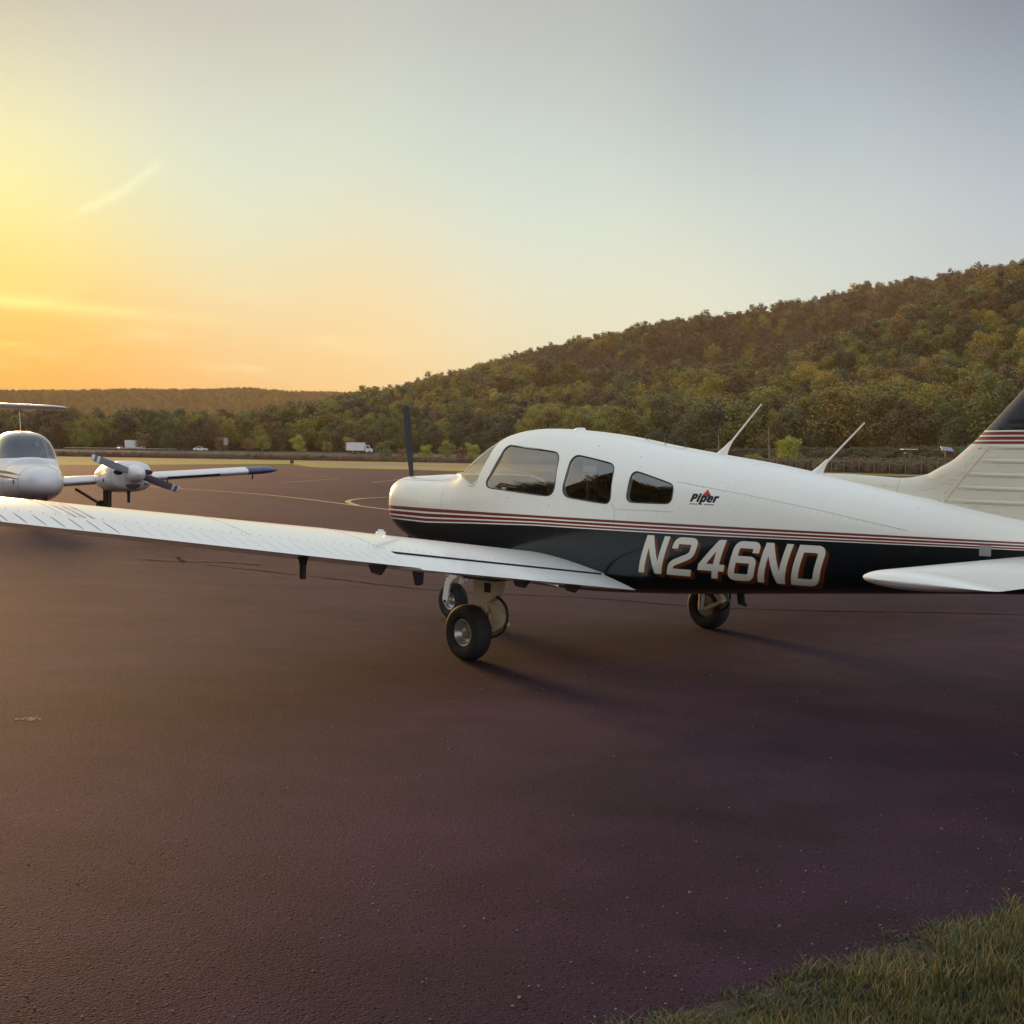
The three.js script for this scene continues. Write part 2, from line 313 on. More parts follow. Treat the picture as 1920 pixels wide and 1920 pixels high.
const bodySide = (T, x, y) => { const [zt, zb, w, zm, nT, nB] = bodyAt(T, x), up = y >= zm, q = clamp(up ? (y - zm) / (zt - zm) : (zm - y) / (zm - zb)), n = up ? nT : nB; return w * (1 - q ** n) ** (1 / n); };
function bodyPoint(T, x, a) {
  const [zt, zb, w, zm, nT, nB] = bodyAt(T, x), c = Math.cos(a), s = Math.sin(a), n = s >= 0 ? nT : nB;
  return V3(x, zm + (s >= 0 ? zt - zm : zm - zb) * Math.sign(s) * Math.abs(s) ** (2 / n), w * Math.sign(c) * Math.abs(c) ** (2 / n));
}
function bodyGeometry(T, step, uv, inset = null) {
  const xs = [], x0 = inset ? inset.from : T[0][0], x1 = inset ? inset.to : T[T.length - 1][0], n = 30;
  for (let i = 0, k = Math.ceil((x1 - x0) / step); i <= k; i++) xs.push(mix(x0, x1, i / k));
  const S = inset ? T.map(([x, a, b, w, ...q]) => [x, a - inset.by, b + inset.floor, w - inset.by, ...q]) : T;
  const halves = [0, 1].map((side) => xs.map((x) => Array.from({ length: n + 1 }, (_, j) => { const p = bodyPoint(S, x, (0.5 - j / n) * Math.PI); if (j === 0 || j === n) p.z = 0; if (side) p.z = -p.z; return p; })));
  const pos = [], ix = [], uvs = [];
  halves.forEach((rows, side) => {
    const base = pos.length / 3;
    rows.forEach((r) => r.forEach((p) => { pos.push(p.x, p.y, p.z); uvs.push(...uv(p, side)); }));
    for (let i = 0; i + 1 < rows.length; i++) for (let j = 0; j < n; j++) { const a = base + i * (n + 1) + j, b = a + 1, c = a + n + 1, d = c + 1; if (side) ix.push(a, c, b, b, c, d); else ix.push(a, b, c, b, d, c); }
    for (const i of [0, rows.length - 1]) {
      const k = pos.length / 3, m = bodyPoint(S, xs[i], 0); m.z = 0; pos.push(m.x, m.y, 0); uvs.push(...uv(m, side));
      for (let j = 0; j < n; j++) { const a = base + i * (n + 1) + j, b = a + 1; if ((i === 0) !== (side === 1)) ix.push(k, b, a); else ix.push(k, a, b); }
    }
  });
  return toCreasedNormals(outward(raw(pos, ix, uvs)), 50 * D);
}
function prism(poly, z0, z1) {                 // a side-view outline pushed through the body
  const s = new THREE.Shape(poly.map(([x, y]) => new THREE.Vector2(x, y)));
  return move(new THREE.ExtrudeGeometry(s, { depth: z1 - z0, bevelEnabled: false }), 0, 0, z0);
}
function rounded(poly, r, n = 5) {             // outline with rounded corners
  const out = [];
  poly.forEach((p, i) => {
    const a = poly[(i + poly.length - 1) % poly.length], b = poly[(i + 1) % poly.length], q = p[2] ?? r;
    const to = (e) => { const l = Math.hypot(e[0] - p[0], e[1] - p[1]), k = Math.min(q / l, 0.48); return [mix(p[0], e[0], k), mix(p[1], e[1], k)]; };
    const s = to(a), e = to(b);
    for (let k = 0; k <= n; k++) { const t = k / n, u = 1 - t; out.push([u * u * s[0] + 2 * u * t * p[0] + t * t * e[0], u * u * s[1] + 2 * u * t * p[1] + t * t * e[1]]); }
  });
  return out;
}
function cutBody(outer, inner, cuts, skin, inside, edge) {
  const ev = new Evaluator(); ev.attributes = ['position', 'normal', 'uv']; ev.useGroups = true;
  let b = new Brush(outer, skin); b.updateMatrixWorld();
  for (const [g, m] of [[inner, inside], ...cuts.map((c) => [c, edge])]) { const t = new Brush(g.index ? g : g, m); t.updateMatrixWorld(); b = ev.evaluate(b, t, SUBTRACTION); }
  return b;
}
function paneOn(T, poly, side, sink = 0.006) { // a glass pane that follows the skin
  const cx = poly.reduce((s, p) => s + p[0], 0) / poly.length, cy = poly.reduce((s, p) => s + p[1], 0) / poly.length, K = 6, pos = [], ix = [], n = poly.length;
  const put = (x, y) => pos.push(x, y, side * (bodySide(T, x, y) - sink));
  put(cx, cy);
  for (let k = 1; k <= K; k++) for (const p of poly) put(mix(cx, p[0], k / K), mix(cy, p[1], k / K));
  for (let j = 0; j < n; j++) { ix.push(0, 1 + j, 1 + (j + 1) % n); for (let k = 1; k < K; k++) { const a = 1 + (k - 1) * n + j, b = 1 + (k - 1) * n + (j + 1) % n; ix.push(a, a + n, b, b, a + n, b + n); } }
  const g = raw(pos, ix); g.computeVertexNormals();
  if (side * g.attributes.normal.getZ(0) < 0) { const x = g.index.array; for (let i = 0; i < x.length; i += 3) [x[i], x[i + 1]] = [x[i + 1], x[i]]; g.computeVertexNormals(); }
  return g;
}
function sealOn(T, poly, side, r) {
  const pts = poly.filter((p, i) => { const q = poly[(i + 1) % poly.length]; return Math.hypot(p[0] - q[0], p[1] - q[1]) > 1e-4; }).map(([x, y]) => V3(x, y, side * (bodySide(T, x, y) + 0.0005)));
  return new THREE.TubeGeometry(new THREE.CatmullRomCurve3(pts, true, 'centripetal'), pts.length * 3, r, 6, true).toNonIndexed();
}
function stencil(s, thick, camber) {           // NACA section: [upper, lower] at chord fraction s
  const t = 5 * thick * (0.2969 * Math.sqrt(s) - 0.126 * s - 0.3516 * s * s + 0.2843 * s ** 3 - 0.1036 * s ** 4), p = 0.4;
  const c = s < p ? camber / p / p * (2 * p * s - s * s) : camber / (1 - p) ** 2 * (1 - 2 * p + 2 * p * s - s * s);
  return [c + t, c - t];
}
// wing W(z) gives { x: leading edge, c: chord, y: trailing edge height, i: incidence tangent, t: thickness, m: camber }
function wingPoint(W, z, s, upper) { const w = W(z), [u, l] = stencil(s, w.t, w.m); return V3(w.x + s * w.c, w.y + (1 - s) * w.c * w.i + w.c * (upper ? u : l), z); }
function wingPiece(W, zs, s0, s1, n = 22) {
  const ss = Array.from({ length: n + 1 }, (_, k) => { const t = k / n; return s0 < 0.01 ? mix(s0, s1, 1 - Math.cos(t * Math.PI / 2)) : mix(s0, s1, t); });
  return loft(zs.map((z) => [...ss.slice().reverse().map((s) => wingPoint(W, z, s, true)), ...ss.slice(s0 < 0.01 ? 1 : 0).map((s) => wingPoint(W, z, s, false))]), 30, (p) => [p.x, p.z]);
}
function bead(W, z, s0, s1, width, height, upper = true) {
  const N = 3, rings = [];
  for (let k = 0; k <= N; k++) {
    const s = mix(s0, s1, k / N), p = wingPoint(W, z, s, upper), d = upper ? 1 : -1, e = k === 0 || k === N ? 0 : height;
    rings.push([V3(p.x, p.y - 0.002 * d, p.z - width / 2), V3(p.x, p.y + e * d, p.z - width / 4), V3(p.x, p.y + e * d, p.z + width / 4), V3(p.x, p.y - 0.002 * d, p.z + width / 2)]);
  }
  return loft(rings, 60);
}
function tyreProfile(R, w) {                   // [radius, along the axle], from bead to bead
  const out = [], r0 = R * 0.47;
  for (let k = 0; k <= 22; k++) { const a = mix(-0.5, 0.5, k / 22) * Math.PI * 1.52, c = Math.cos(a), s = Math.sin(a), h = (R - r0) * 0.54; out.push([R - h + h * Math.sign(c) * Math.abs(c) ** 0.8, w / 2 * Math.sign(s) * Math.abs(s) ** 0.75]); }
  return out;
}
function wheelInto(parent, [x, y, z], R, w, side, mats) {   // side: which way the hub faces
  const flat = (g) => { const p = g.attributes.position; for (let i = 0; i < p.count; i++) if (p.getY(i) < y - R * 0.97) { p.setY(i, y - R * 0.97); } return g; };
  const t = mesh('tyre', flat(move(spun(tyreProfile(R, w), 44), x, y, z)), mats.rubber, parent);
  const rim = spun([[R * 0.5, w * 0.2], [R * 0.5, w * 0.34], [R * 0.47, w * 0.37], [R * 0.42, w * 0.35], [R * 0.39, w * 0.22], [R * 0.3, w * 0.08], [R * 0.2, w * 0.06], [R * 0.17, w * 0.2], [R * 0.12, w * 0.24], [0.0001, w * 0.24]], 32);
  if (side < 0) rim.rotateY(Math.PI);
  mesh('rim', move(rim, x, y, z), mats.rim, parent);
  const back = spun([[R * 0.5, -w * 0.3], [R * 0.4, -w * 0.33], [0.0001, -w * 0.3]], 28); if (side < 0) back.rotateY(Math.PI);
  mesh('brake_disc', move(back, x, y, z), mats.steel, parent);
  return t;
}

// ------------------------------------------------------------------ the near plane
const whitePaint = new THREE.MeshPhysicalMaterial({ color: lin(0.85, 0.84, 0.79), roughness: 0.38, clearcoat: 0.7, clearcoatRoughness: 0.12 });
const creamPaint = std(lin(0.62, 0.54, 0.36), 0.5), steel = std(lin(0.45, 0.44, 0.43), 0.35, { metalness: 0.9 }), rubber = std(lin(0.022, 0.02, 0.021), 0.72), blackMat = std(lin(0.018, 0.018, 0.02), 0.6);
const rimMat = std(lin(0.55, 0.53, 0.5), 0.35, { metalness: 0.75 }), brownMetal = std(lin(0.1, 0.08, 0.065), 0.6), sealMat = std(lin(0.03, 0.03, 0.032), 0.5);
const cabinMat = std(lin(0.3, 0.27, 0.24), 0.9), seatMat = std(lin(0.07, 0.06, 0.06), 0.85);
const glass = new THREE.MeshPhysicalMaterial({ color: lin(0.55, 0.52, 0.5), roughness: 0.02, transmission: 1, thickness: 0, ior: 2.33, side: THREE.DoubleSide });
const mats = { rubber, rim: rimMat, steel };
const T1 = [  // station, top, bottom, half width, widest height, roundness above and below
  [-2.64, 1.355, 0.90, 0.27, 1.10, 2.8, 2.4], [-2.60, 1.385, 0.87, 0.345, 1.10, 3.0, 2.5], [-2.50, 1.402, 0.83, 0.405, 1.10, 3.2, 2.6], [-2.30, 1.412, 0.76, 0.45, 1.09, 3.2, 2.8], [-2.00, 1.430, 0.68, 0.485, 1.08, 3.0, 3.0], [-1.70, 1.450, 0.62, 0.515, 1.08, 2.8, 3.2], [-1.45, 1.53, 0.56, 0.53, 1.08, 2.7, 3.2],
  [-1.30, 1.655, 0.53, 0.54, 1.08, 2.6, 3.2], [-1.10, 1.775, 0.50, 0.55, 1.08, 2.6, 3.2], [-0.90, 1.842, 0.48, 0.557, 1.08, 2.6, 3.2], [-0.60, 1.870, 0.46, 0.56, 1.07, 2.6, 3.2], [-0.20, 1.853, 0.455, 0.56, 1.06, 2.6, 3.2], [0.30, 1.800, 0.472, 0.555, 1.05, 2.6, 3.2], [0.75, 1.728, 0.50, 0.54, 1.04, 2.5, 3.0],
  [1.25, 1.657, 0.54, 0.50, 1.03, 2.5, 2.9], [1.77, 1.587, 0.588, 0.445, 1.03, 2.4, 2.8], [2.20, 1.515, 0.626, 0.395, 1.03, 2.3, 2.7], [2.85, 1.405, 0.684, 0.31, 1.03, 2.2, 2.6], [3.50, 1.295, 0.742, 0.215, 1.02, 2.1, 2.5], [4.10, 1.20, 0.79, 0.13, 1.01, 2.0, 2.4], [4.55, 1.13, 0.86, 0.06, 1.0, 2.0, 2.2]];
const PX0 = -2.75, PXW = 7.4, PY0 = 0.4, PYH = 1.6;
const paintUV = (p, side) => [(p.x - PX0) / PXW, clamp((p.y - PY0) / PYH, 0.002, 0.998) * 0.5 + (side ? 0 : 0.5)];
function fuselagePaint() {
  const N = 2048, cv = document.createElement('canvas'); cv.width = cv.height = N;
  const c = cv.getContext('2d');
  c.fillStyle = '#ecebe3'; c.fillRect(0, 0, N, N);
  for (const side of [0, 1]) {
    c.save();
    c.beginPath(); c.rect(0, side ? N / 2 : 0, N, N / 2); c.clip();
    // metres -> pixels; x runs aft, y up
    c.setTransform(N / PXW, 0, 0, -N / 2 / PYH, -PX0 * N / PXW, (side ? N : N / 2) + PY0 * N / 2 / PYH);
    const top = (x) => 1.11, bot = (x) => table([[-2.75, 0.979], [-2.3, 0.977], [-1.8, 0.972], [-1.1, 0.998], [-0.28, 1.022], [1.4, 1.031], [3.75, 1.058], [4.6, 1.066]], x);
    const band = (f0, f1, style) => { c.fillStyle = style; c.beginPath(); for (let x = -2.75; x < 4.65; x += 0.05) c.lineTo(x, mix(top(x), bot(x), f0)); for (let x = 4.65; x > -2.76; x -= 0.05) c.lineTo(x, mix(top(x), bot(x), f1)); c.fill(); };
    c.fillStyle = '#081317'; c.beginPath(); for (let x = -2.75; x < 4.65; x += 0.05) c.lineTo(x, bot(x)); c.lineTo(4.7, 0); c.lineTo(-2.8, 0); c.fill();
    band(0, 0.24, '#6d3330'); band(0.37, 0.6, '#741c22'); band(0.72, 0.9, '#6d3330');
    // seams, a hatch outline and fasteners
    c.strokeStyle = 'rgba(120,110,92,0.55)'; c.lineWidth = 0.004;
    const line = (...q) => { c.beginPath(); q.forEach(([x, y]) => c.lineTo(x, y)); c.stroke(); };
    line([-1.56, 0.98], [-1.575, 1.3], [-1.6, 1.41]); line([-2.5, 1.375], [-2.1, 1.365], [-1.6, 1.385]);
    line([1.19, 1.432], [1.81, 1.35], [2.37, 1.265], [3.05, 1.147]); line([0.62, 1.2], [1.2, 1.2]); line([0.62, 1.2], [0.6, 1.24]); line([0.62, 1.0], [0.64, 1.19]);
    c.fillStyle = 'rgba(90,80,70,0.45)';
    for (let i = 0; i < 30; i++) { c.beginPath(); c.arc(1.25 + i * 0.06, 1.424 - i * 0.0094, 0.0035, 0, 7); c.fill(); }
    for (let i = 0; i < 9; i++) { c.beginPath(); c.arc(-1.54, 1.05 + i * 0.035, 0.0032, 0, 7); c.fill(); }
    for (const [x, y] of [[0.27, 1.71], [0.74, 1.62], [-0.62, 1.245], [-0.1, 1.2]]) { c.beginPath(); c.arc(x, y, 0.006, 0, 7); c.fill(); }
    // fine dirt with its own grain
    for (let i = 0; i < 1600; i++) { c.fillStyle = rnd() < 0.6 ? 'rgba(130,110,80,0.055)' : 'rgba(255,255,250,0.06)'; c.beginPath(); c.ellipse(rr(-2.7, 4.6), rr(0.45, 1.85), rr(0.002, 0.02), rr(0.001, 0.012), rr(0, 3), 0, 7); c.fill(); }
    c.strokeStyle = 'rgba(190,190,180,0.16)'; c.lineWidth = 0.003; line([0.8, 0.74], [3.4, 0.79]);
    // lettering reads nose-to-tail on the left side and tail-to-nose on the right
    const at = (x) => { if (side) { c.translate(2 * x, 0); c.scale(-1, 1); } };
    c.save(); if (side) { c.translate(0.85 + 2.5, 0); c.scale(-1, 1); }
    c.transform(1, 0, 0.4, 1, -0.4 * 0.708, 0);        // italic: x grows with height
    const H = 0.304, y0 = 0.706, L = 0.054, w = 0.218;
    const glyph = {
      N: () => { c.moveTo(L / 2, 0); c.lineTo(L / 2, H); c.moveTo(w - L / 2, 0); c.lineTo(w - L / 2, H); c.moveTo(L * 0.62, H); c.lineTo(w - L * 0.62, 0); },
      2: () => { c.moveTo(L / 2, H * 0.7); c.lineTo(L / 2, H - L * 1.1); c.quadraticCurveTo(L / 2, H - L / 2, L * 1.2, H - L / 2); c.lineTo(w - L * 1.2, H - L / 2); c.quadraticCurveTo(w - L / 2, H - L / 2, w - L / 2, H - L * 1.2); c.lineTo(w - L / 2, H * 0.66); c.quadraticCurveTo(w - L / 2, H * 0.56, w - L * 1.1, H * 0.5); c.lineTo(L * 1.0, H * 0.34); c.quadraticCurveTo(L / 2, H * 0.28, L / 2, H * 0.2); c.lineTo(L / 2, L / 2); c.lineTo(w, L / 2); },
      4: () => { c.moveTo(w * 0.72, 0); c.lineTo(w * 0.72, H); c.moveTo(w * 0.66, H - L * 0.3); c.lineTo(L * 0.55, L * 1.75); c.moveTo(0.004, L * 1.6); c.lineTo(w * 1.06, L * 1.6); },
      6: () => { c.moveTo(w - L / 2, H * 0.72); c.lineTo(w - L / 2, H - L * 1.2); c.quadraticCurveTo(w - L / 2, H - L / 2, w - L * 1.2, H - L / 2); c.lineTo(L * 1.2, H - L / 2); c.quadraticCurveTo(L / 2, H - L / 2, L / 2, H - L * 1.2); c.lineTo(L / 2, L * 1.2); c.quadraticCurveTo(L / 2, L / 2, L * 1.2, L / 2); c.lineTo(w - L * 1.2, L / 2); c.quadraticCurveTo(w - L / 2, L / 2, w - L / 2, L * 1.2); c.lineTo(w - L / 2, H * 0.44); c.quadraticCurveTo(w - L / 2, H * 0.56 - 0.005, w - L * 1.2, H * 0.56 - 0.005); c.lineTo(L * 0.9, H * 0.56 - 0.005); },
      D: () => { c.moveTo(w * 0.5, L / 2); c.lineTo(L / 2, L / 2); c.lineTo(L / 2, H - L / 2); c.lineTo(w - L * 1.45, H - L / 2); c.quadraticCurveTo(w - L / 2, H - L / 2, w - L / 2, H - L * 1.45); c.lineTo(w - L / 2, L * 1.45); c.quadraticCurveTo(w - L / 2, L / 2, w - L * 1.45, L / 2); c.lineTo(w * 0.45, L / 2); },
    };
    c.lineWidth = L; c.lineCap = 'butt'; c.lineJoin = 'miter'; c.miterLimit = 3;
    const word = [['N', 0.852], ['2', 1.118], ['4', 1.385], ['6', 1.65], ['N', 1.898], ['D', 2.162]];
    const draw = (dx, dy, style) => { c.strokeStyle = style; for (const [k, x] of word) { c.save(); c.transform(1, 0, 0, 1, x + dx, y0 + dy); c.beginPath(); c.rect(-0.05, 0, 0.4, H); c.clip(); c.beginPath(); glyph[k](); c.stroke(); c.restore(); } };
    for (let i = 6; i >= 1; i--) draw(0.0058 * i, -0.0036 * i, '#653211');
    draw(0, 0, '#e2dfd4');
    c.restore();
    // the maker's small sticker
    c.save(); if (side) { c.translate(1.335 + 1.57, 0); c.scale(-1, 1); }
    c.fillStyle = '#c23136'; c.beginPath(); c.moveTo(1.43, 1.325); c.lineTo(1.475, 1.383); c.lineTo(1.52, 1.325); c.fill();
    c.fillStyle = '#2a3f7c'; c.beginPath(); c.moveTo(1.482, 1.325); c.lineTo(1.495, 1.352); c.lineTo(1.52, 1.325); c.fill();
    c.transform(1, 0, 0, -1, 1.336, 1.287); c.scale(0.001, 0.001); c.fillStyle = '#23242a'; c.font = 'italic bold 92px sans-serif';
    const wd = c.measureText('Piper').width; c.scale(236 / wd, 0.86); c.fillText('Piper', 0, 0); c.lineWidth = 7; c.strokeStyle = '#23242a'; c.strokeText('Piper', 0, 0);
    c.restore();
    c.save(); if (side) { c.translate(1.335 + 1.57, 0); c.scale(-1, 1); }
    c.fillStyle = 'rgba(60,60,60,0.75)'; for (let i = 0; i < 15; i++) if (i !== 5 && i !== 8) c.fillRect(1.342 + i * 0.0142, 1.2635, 0.0105, 0.009);
    c.restore();
    c.save(); c.transform(1, 0, 0, -1, -1.72, 0.8); c.scale(0.001, 0.001); c.fillStyle = '#7a2f18'; c.font = 'italic bold 62px serif'; if (side) { c.translate(190, 0); c.scale(-1, 1); } c.fillText('Archer', 0, 0); c.restore();
    c.restore();
  }
  const t = new THREE.CanvasTexture(cv); t.colorSpace = THREE.SRGBColorSpace; t.magFilter = THREE.LinearFilter;
  return t;
}
const skinPaint = new THREE.MeshPhysicalMaterial({ map: fuselagePaint(), roughness: 0.38, specularIntensity: 0.4, clearcoat: 0.7, clearcoatRoughness: 0.12 });
const TURN = -46.9 * D;
const plane = thing('airplane', 'white low-wing propeller plane with dark green belly, red stripes and big registration letters', 'airplane', [0.787, 0, -10.694], TURN);
{
  // --- body with its window openings
  const W1 = [
    rounded([[-0.925, 1.375, 0.02], [-0.79, 1.715, 0.05], [-0.085, 1.65, 0.09], [-0.04, 1.275, 0.12], [-0.9, 1.33, 0.07]], 0.06),
    rounded([[0.04, 1.285, 0.09], [0.065, 1.64, 0.08], [0.545, 1.56, 0.07], [0.585, 1.235, 0.07]], 0.07),
    rounded([[0.742, 1.262, 0.06], [0.735, 1.518, 0.07], [1.165, 1.41, 0.05], [1.178, 1.262, 0.06]], 0.06)];
  const SHIELD = [[-1.72, 1.442], [-1.36, 1.425], [-1.2, 1.36], [-1.14, 1.338], [-1.1, 1.345], [-1.06, 1.385], [-0.985, 1.6], [-0.99, 2.05], [-1.8, 2.05]];
  const outer = bodyGeometry(T1, 0.0607, paintUV), inner = bodyGeometry(T1, 0.0833, paintUV, { from: -1.503, to: 1.507, by: 0.035, floor: 0.12 });
  const cuts = [prism(SHIELD, -1.013, 1.017)];
  for (const w of W1) cuts.push(prism(w, 0.213, 0.907), prism(w, -0.907, -0.213));
  const body = cutBody(outer, inner, cuts, skinPaint, cabinMat, whitePaint);
  const fus = mesh('fuselage', body.geometry, body.material, plane);
  W1.forEach((w, i) => { for (const s of [1, -1]) { const p = mesh('side_window', paneOn(T1, w, s), glass, plane); mesh('window_seal', sealOn(T1, w, s, 0.0048), sealMat, p); } });
  const low = (x) => table([[-1.72, 1.446], [-1.36, 1.428], [-1.2, 1.363], [-1.14, 1.34], [-1.1, 1.348], [-1.06, 1.388], [-0.98, 1.6]], x), rows = [];
  for (let i = 0; i <= 30; i++) {
    const x = mix(-1.715, -0.982, i / 30), [zt, , , zm, nT] = bodyAt(T1, x), a0 = Math.asin(clamp((Math.min(low(x), zt - 0.002) - zm) / (zt - zm)) ** (nT / 2));
    rows.push(Array.from({ length: 25 }, (_, j) => { const p = bodyPoint(T1, x, mix(a0, Math.PI - a0, j / 24)); p.y -= 0.004; p.z *= 0.994; return p; }));
  }
  const shield = mesh('windshield', grid(rows), glass, plane);
  mesh('centre_strip', tube(Array.from({ length: 9 }, (_, i) => { const x = mix(-1.71, -0.985, i / 8); return [x, bodyAt(T1, x)[0] - 0.004, 0]; }), 0.009), whitePaint, shield);
  const edge = []; for (let i = 0; i <= 14; i++) { const x = mix(-1.7, -1.06, i / 14); edge.push([x, low(x), bodySide(T1, x, low(x)) + 0.001]); }
  for (const s of [1, -1]) mesh('fairing_strip', tube(edge.map(([x, y, z]) => [x, y, z * s]), 0.008, 30), whitePaint, shield);
  // --- cabin
  const seat = (x, z) => merged([box(0.46, 0.14, 0.46, x - 0.2, 0.92, z, 0.04), box(0.12, 0.56, 0.42, x + 0.06, 1.17, z, 0.05), box(0.09, 0.15, 0.24, x + 0.09, x > 0 ? 1.46 : 1.53, z * 0.92, 0.04)]);
  for (const [x, z] of [[-0.25, 0.25], [-0.25, -0.25], [0.5, 0.22], [0.5, -0.22]]) mesh('seat', seat(x, z), seatMat, plane);
  mesh('instrument_panel', merged([box(0.06, 0.34, 0.88, -1.06, 1.16, 0, 0.02), box(0.42, 0.03, 0.8, -1.25, 1.345, 0, 0.012)]), blackMat, plane);
  for (const z of [0.26, -0.26]) mesh('control_yoke', merged([rod([-1.03, 1.18, z], [-0.86, 1.2, z], 0.012), tube([[-0.85, 1.29, z - 0.14], [-0.85, 1.2, z - 0.11], [-0.85, 1.18, z], [-0.85, 1.2, z + 0.11], [-0.85, 1.29, z + 0.14]], 0.014)]), blackMat, plane);
  // --- wings
  const W = (z) => ({
    x: table([[0, -0.795], [2.72, -0.795], [5.55, -0.5], [5.72, -0.46], [5.85, -0.26]], z), c: table([[0, 1.64], [2.72, 1.64], [5.55, 1.12], [5.72, 1.06], [5.85, 0.78]], z),
    y: table([[0, 0.512], [0.57, 0.581], [2.73, 0.847], [5.36, 1.2], [5.85, 1.265]], z), i: table([[0, 0.056], [2.72, 0.05], [5.85, 0.042]], z), t: table([[0, 0.158], [2.7, 0.152], [5.55, 0.145], [5.75, 0.125], [5.82, 0.08], [5.85, 0.02]], z), m: 0.018 });
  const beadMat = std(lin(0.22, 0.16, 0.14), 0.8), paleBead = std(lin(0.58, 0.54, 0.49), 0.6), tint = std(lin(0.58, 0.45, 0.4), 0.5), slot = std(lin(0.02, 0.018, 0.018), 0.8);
  const zsMain = [0.3, 0.6, 1.2, 1.9, 2.6, 2.692, 3.1, 3.7, 4.3, 4.9, 5.4, 5.55, 5.66, 5.74, 5.79, 5.82, 5.84, 5.851];
  const flip = (g, s) => (s > 0 ? g : mirrored(g));
  const rivet = new THREE.SphereGeometry(0.0042, 5, 3);
  for (const s of [1, -1]) {
    const wing = mesh('wing', flip(merged([wingPiece(W, [0.3, 0.6, 1.2, 1.9, 2.6, 2.692], 0, 0.781), wingPiece(W, zsMain.filter((z) => z > 2.69), 0, 0.7755), wingPiece(W, [5.42, 5.55, 5.66, 5.74, 5.79, 5.82, 5.84, 5.851], 0.773, 1, 8)]), s), whitePaint, plane);
    const flap = mesh('flap', flip(wingPiece(W, [0.5, 1.0, 1.6, 2.2, 2.68], 0.7925, 1, 8).translate(0, -0.011, 0), s), whitePaint, plane);
    const ail = mesh('aileron', flip(wingPiece(W, [2.694, 2.72, 3.2, 3.7, 4.2, 4.8, 5.4], 0.7785, 1, 8), s), whitePaint, plane);
    for (let z = 0.82; z < 2.64; z += 0.102) mesh('stiffener_bead', flip(bead(W, z, 0.82, 0.985, 0.02, 0.0011).translate(0, -0.011, 0), s), whitePaint, flap);
    for (let z = 2.8; z < 5.38; z += 0.1025) mesh('stiffener_bead', flip(bead(W, z, 0.805, 0.98, z > 4.7 ? 0.013 : 0.006, 0.0012), s), z > 4.7 ? beadMat : paleBead, ail);
    mesh('gap_shade', flip(grid([0.52, 1.1, 1.7, 2.2, 2.675].map((z) => [wingPoint(W, z, 0.7812, true).add(V3(0.0012, -0.001, 0)), wingPoint(W, z, 0.7812, true).add(V3(0.0012, -0.04, 0))])), s), slot, wing);  // dark strip added as the shade inside the flap gap
    for (const z of [4.77, 4.825, 4.88]) mesh('tip_stripe', flip(grid([0.08, 0.15, 0.25, 0.4, 0.55, 0.7, 0.755].map((q) => [wingPoint(W, z - 0.011, q, true), wingPoint(W, z + 0.011, q, true)].map((p) => p.setY(p.y + 0.0015)))), s), tint, wing);
    const rv = [];
    for (let z = 0.72; z < 5.6; z += 0.07) { const p = wingPoint(W, z, 0.74, true); rv.push(move(rivet.clone(), p.x, p.y, p.z)); }
    for (const z of [2.72, 3.75, 4.95]) for (let q = 0.1; q < 0.74; q += 0.028) { const p = wingPoint(W, z, q, true); rv.push(move(rivet.clone(), p.x, p.y, p.z)); }
    for (let z = 2.8; z < 5.6; z += 0.075) { const p = wingPoint(W, z, 0.2, true); rv.push(move(rivet.clone(), p.x, p.y, p.z)); }
    const rivets = mesh('rivets', flip(merged(rv), s), std(lin(0.42, 0.38, 0.33), 0.6), wing); rivets.userData.kind = 'stuff';
    for (const z of [2.71, 3.75]) mesh('panel_seam', flip(grid([0.05, 0.12, 0.2, 0.3, 0.45, 0.6, 0.755].map((q) => [wingPoint(W, z - 0.002, q, true), wingPoint(W, z + 0.002, q, true)].map((p) => p.setY(p.y + 0.0012)))), s), std(lin(0.36, 0.33, 0.29), 0.7), wing);
    const cap = wingPoint(W, 2.1, 0.24, true); mesh('fuel_cap', flip(merged([move(new THREE.CylinderGeometry(0.036, 0.042, 0.026, 20), cap.x, cap.y + 0.012, 2.1).toNonIndexed(), box(0.06, 0.02, 0.014, cap.x, cap.y + 0.03, 2.1, 0.004)]), s), whitePaint, wing);
    const side = (poly, z, t) => move(new THREE.ExtrudeGeometry(new THREE.Shape(poly.map(([x, y]) => new THREE.Vector2(x, y))), { depth: t, bevelSize: 0.003, bevelThickness: 0.003, bevelSegments: 1 }), 0, 0, z - t / 2);
    const under = (z, q) => wingPoint(W, z, q, false);
    { const p = under(3.46, 0.86); mesh('tie_down_post', flip(side([[p.x - 0.05, p.y + 0.02], [p.x + 0.05, p.y + 0.02], [p.x + 0.022, p.y - 0.05], [p.x + 0.018, p.y - 0.14], [p.x - 0.018, p.y - 0.14], [p.x - 0.022, p.y - 0.05]], 3.46, 0.018), s), blackMat, wing); }
    for (const z of [0.95, 1.5, 2.85]) { const p = under(z, 0.84); mesh('hinge_bracket', flip(side([[p.x - 0.12, p.y + 0.02], [p.x + 0.1, p.y + 0.02], [p.x + 0.02, p.y - 0.06], [p.x - 0.07, p.y - 0.05]], z, 0.02), s), brownMetal, flap); }
    for (const z of [1.42, 2.46]) { const p = under(z, 0.92); mesh('flap_link', flip(rod([p.x - 0.04, p.y - 0.008, z], [p.x + 0.14, p.y - 0.03, z - 0.03], 0.006), s), whitePaint, flap); }
    // --- main gear
    const gear = group('main_gear', plane); gear.position.set(-0.07, -0.012, -0.05 * s);
